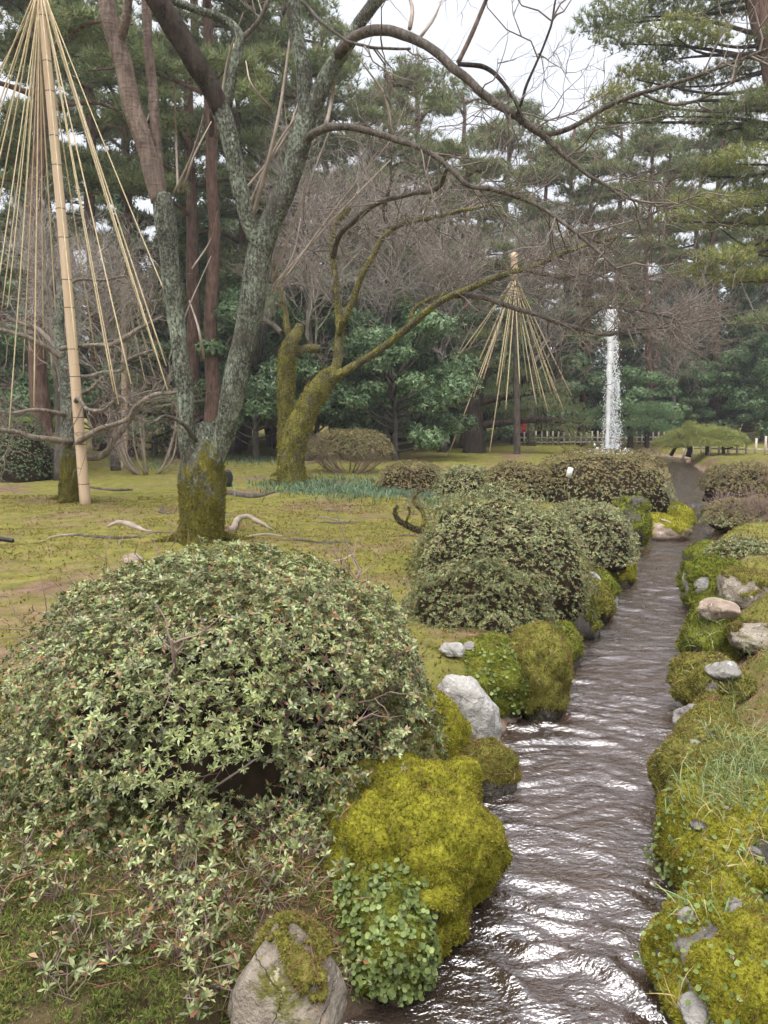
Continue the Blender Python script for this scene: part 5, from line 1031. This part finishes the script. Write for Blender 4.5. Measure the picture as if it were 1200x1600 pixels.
def small_things():
    # white plant tag on the hedge dome
    c = at(890, 738, 12.0); t = thing('plant_tag', c, 'small white plant tag leaning on the hedge dome', 'tag')
    V, F = box((0, 0, 0), (.085, .012, .15)); V = np.c_[V[:, 0] * .95 + V[:, 2] * .25, V[:, 1], V[:, 2] - V[:, 0] * .25] + c; obj('plate', (V, F), 'white_tag', t); obj('stake', Geo().add(*tube(np.array([c + np.array((0, .02, .0)), c + np.array((-.03, .05, -.4))]), np.array([.008, .008]), 6)), 'twig', t)
    # black floodlight behind the trunk
    b = gnd(356, 762); V, F = ICO[3]; V = V.copy(); V[:, 1] = np.maximum(V[:, 1], -.55); t = thing('garden_floodlight', b, 'small black fixture on the moss just right of the old cherry trunk', 'light')
    obj('housing', (V * np.array((.11, .13, .17)) + b + np.array((0, 0, .2)), F), 'black_plastic', t, True); obj('bracket', box(b + np.array((0, .02, .05)), (.16, .05, .12)), 'black_plastic', t)
    b = gnd(6, 848); P = np.array([b + np.array((-.5, .1, .03)), b + np.array((-.2, .05, .05)), b + np.array((0, 0, .04)), b + np.array((.13, -.04, .03))]); t = obj('garden_hose', Geo().add(*tube(catmull(P, 16), np.full(16, .028), 8)), 'black_plastic', None, True, loc=b); tag(t, 'end of a black hose on the soil at the left edge', 'hose')
    # pale twisted roots and fallen branches on the soil
    rng = np.random.default_rng(66)
    for k, (lab, pts) in enumerate((
        ('pale twisted root left of the old cherry trunk on bare soil', [(168, 826, 5), (185, 822, 9), (205, 826, 10), (225, 834, 6), (236, 836, 3)]),
        ('pale forked root right of the old cherry trunk', [(362, 836, 10), (372, 822, 10), (390, 818, 9), (405, 824, 7), (425, 832, 4)]),
        ('thin broken branch lying left of the bamboo pole foot', [(60, 852, 3), (85, 842, 4), (120, 838, 3)]),
        ('long thin root right of the bamboo pole foot', [(140, 762, 4), (170, 768, 5), (208, 770, 3)]),
        ('dark root hump between the old cherry and the leaning tree', [(352, 772, 10), (385, 780, 10), (410, 778, 7), (430, 772, 4)]),
        ('short straw-coloured twig lying in the middle of the moss lawn', [(520, 884, 3), (540, 880, 4), (552, 874, 3)]),
        ('thin twig on soil below the pale forked root', [(385, 842, 3), (410, 840, 4), (440, 842, 3)]))):
        P = []
        for px, py, wd in pts:
            q = gnd(px, py); q[2] = float(ground_z(q[0], q[1])) + msize(wd, q[1]) * .2; P.append((*q, msize(wd, q[1]) / 2))
        C, tg = limb_geo(np.array(P), .03, 8, .25, k, .02, 9.); o = obj('fallen_branch' if k in (2, 5, 6) else 'tree_root', Geo().add(*tg), 'twig_pale' if k in (0, 1, 2, 5, 6) else 'bark_branch', None, True, loc=P[0][:3]); tag(o, lab, 'branch' if k in (2, 5, 6) else 'root')
    for k, (lab, pts) in enumerate((('peeled pale stick lodged in the hollow of the big front azalea', [(326, 1118, 5), (336, 1124, 8), (347, 1138, 7), (360, 1147, 4)]), ('thin bent twig crossing the lower face of the big front azalea', [(318, 1246, 2), (345, 1222, 3.2), (380, 1199, 3.6), (400, 1186, 3), (420, 1182, 2)]), ('crooked dead twig at the lower right of the big front azalea', [(455, 1194, 3), (480, 1184, 5), (498, 1166, 5), (515, 1160, 4), (540, 1142, 2)]))):
        C, tg = limb_geo(limb([(a_, b_, c_, 0) for a_, b_, c_ in pts], 2.78), .012, 8, .35, k, .006, 30.); o = obj('dead_stick', Geo().add(*tg), 'twig_pale', None, True, loc=C[0, :3]); tag(o, lab, 'stick')
small_things()

# ------------------------------------------------------------------ ground cover
def field(n, rng, x0, x1, y0, y1, mask=None):
    P = np.c_[rng.uniform(x0, x1, n), rng.uniform(y0, y1, n), np.zeros(n)]; P = P[dwater(P[:, 0], P[:, 1]) > .12]
    if mask is not None: P = P[mask(P)]
    return loose(P)
def covers():
    rng = np.random.default_rng(88); up = np.array((0, 0, 1.))
    P = field(64000, rng, -7, 6, 3.2, 14, lambda p: fbm(p * np.array((.8, .8, 1)), 61, 3) + fbm(p * 5, 64, 2) * .6 + rng.normal(size=len(p)) * .15 > -.12)
    o = obj('lawn_moss', scatter(MOSS, P, up + rng.normal(size=P.shape) * .4, rng.uniform(.014, .04, len(P)), rng), 'lawn_moss'); tag(o, 'yellow-green moss tufts over the lawn', 'moss', kind='stuff')
    P = field(27000, rng, -1.9, .35, 1.5, 3.1, lambda p: (fbm(p * 2.2, 62, 2) + rng.normal(size=len(p)) * .2 > -.5))
    o = obj('star_moss', scatter(STAR, P + np.array((0, 0, .006)), up + rng.normal(size=P.shape) * .35, rng.uniform(.014, .03, len(P)), rng), 'star_moss'); tag(o, 'star moss carpeting the ground in the front left corner', 'moss', kind='stuff')
    P = field(14000, rng, .6, 3.6, 1.5, 7, lambda p: (p[:, 0] > np.interp(p[:, 1], EY, ER)) & (fbm(p * 2.2, 63, 2) > -.35))
    o = obj('bank_moss', scatter(STAR, P + np.array((0, 0, .006)), up + rng.normal(size=P.shape) * .35, rng.uniform(.009, .02, len(P)), rng), 'moss_olive'); tag(o, 'mossy cover of the right bank between the stones', 'moss', kind='stuff')
    # needles: dense reddish mats under the front dome, thin over the lawn
    A = np.vstack([field(700, rng, -1.5, .2, 1.9, 3.0), field(500, rng, -.75, -.1, 2.0, 2.7), field(700, rng, -.2, .35, 1.9, 2.6)]); A[:, 2] += rng.uniform(.005, .03, len(A))
    B = field(5200, rng, -6, 4, 4.5, 13); B[:, 2] += .01; D = field(900, rng, 1.0, 3.4, 2, 7); D[:, 2] += .012
    g = Geo()
    for Q, sz in ((A, (.06, .11)), (B, (.06, .14)), (D, (.05, .12))):
        ax = up + rng.normal(size=Q.shape) * .25; V, F = scatter(NEEDLE, Q, ax, rng.uniform(*sz, len(Q)), rng).arrays(); g.add(V, *F)
    o = obj('fallen_needles', g, 'needle_litter'); tag(o, 'reddish fallen pine needles strewn over soil and moss', 'pine needles', kind='stuff')
    A = np.vstack([field(70, rng, -1.6, .2, 1.9, 3), field(90, rng, 1.3, 3.2, 2.5, 7), field(420, rng, -6, 3, 4.5, 13)]); A[:, 2] += .012
    o = obj('dead_leaves', scatter([leaf_t(1, .5, .1, .1)], A, up + rng.normal(size=A.shape) * .4, rng.uniform(.016, .038, len(A)), rng), 'dead_leaf'); tag(o, 'scattered brown fallen leaves', 'leaves', kind='stuff')
    # mondo grass ribbons
    P = []
    for cx, cy, sx, sy, n in ((560, 768, 60, 9, 2600), (480, 762, 50, 7, 1400), (640, 772, 34, 7, 900), (395, 722, 26, 5, 700), (250, 722, 14, 9, 500), (190, 722, 14, 7, 300), (290, 706, 12, 5, 200), (680, 790, 14, 8, 300)):
        for k in range(n):
            q = gnd(rng.normal(cx, sx), max(rng.normal(cy, sy), 700)); P.append(q)
    P = loose(np.array(P)); P = P[dwater(P[:, 0], P[:, 1]) > .2]
    o = obj('mondo_grass', scatter(BLADE_W, P, up + rng.normal(size=P.shape) * .25, rng.uniform(.07, .16, len(P)), rng), 'mondo_leaf'); tag(o, 'bluish-green mondo grass patch around the leaning tree', 'grass', kind='stuff')
    # long grass on the right bank
    P = []; Q = []
    for cx, cy, sx, sy, n, L in ((1150, 1190, 40, 34, 420, P), (1190, 1170, 30, 25, 260, P), (1120, 1225, 30, 16, 200, P), (1070, 1395, 14, 6, 12, P), (1110, 1395, 22, 5, 14, P), (1160, 1080, 30, 20, 80, P), (1170, 1310, 30, 26, 45, Q), (1060, 1545, 8, 14, 8, Q), (1110, 985, 16, 20, 50, P), (1185, 1010, 20, 12, 60, P)):
        for k in range(n):
            q = gnd(rng.normal(cx, sx), rng.normal(cy, sy), .12); L.append(q)
    for L, nm, mt, lb in ((P, 'bank_grass', 'grass_leaf', 'long green grass trailing over the right bank'), (Q, 'dry_grass', 'dry_grass', 'straw-coloured grass tufts on the right bank')):
        L = np.array(L); L[:, 2] -= .03
        o = obj(nm, scatter(BLADE, L, np.array((-.35, -.3, 1.)) + rng.normal(size=L.shape) * .45, rng.uniform(.04, .10, len(L)), rng), mt); tag(o, lb, 'grass', kind='stuff')
covers()

# ------------------------------------------------------------------ damp winter air
hz = NT('damp_air'); hz.t.nodes.remove(hz.p)
pv = hz.n('ShaderNodeVolumePrincipled'); pv.inputs['Color'].default_value = (.93, .95, 1, 1); pv.inputs['Density'].default_value = .0014; pv.inputs['Anisotropy'].default_value = .2
hz.l(pv.outputs[0], hz.out.inputs['Volume'])
o = obj('haze', box((0, 60, 13), (260, 200, 32)), 'damp_air'); tag(o, 'thin pale mist between the trees', 'haze', kind='stuff')
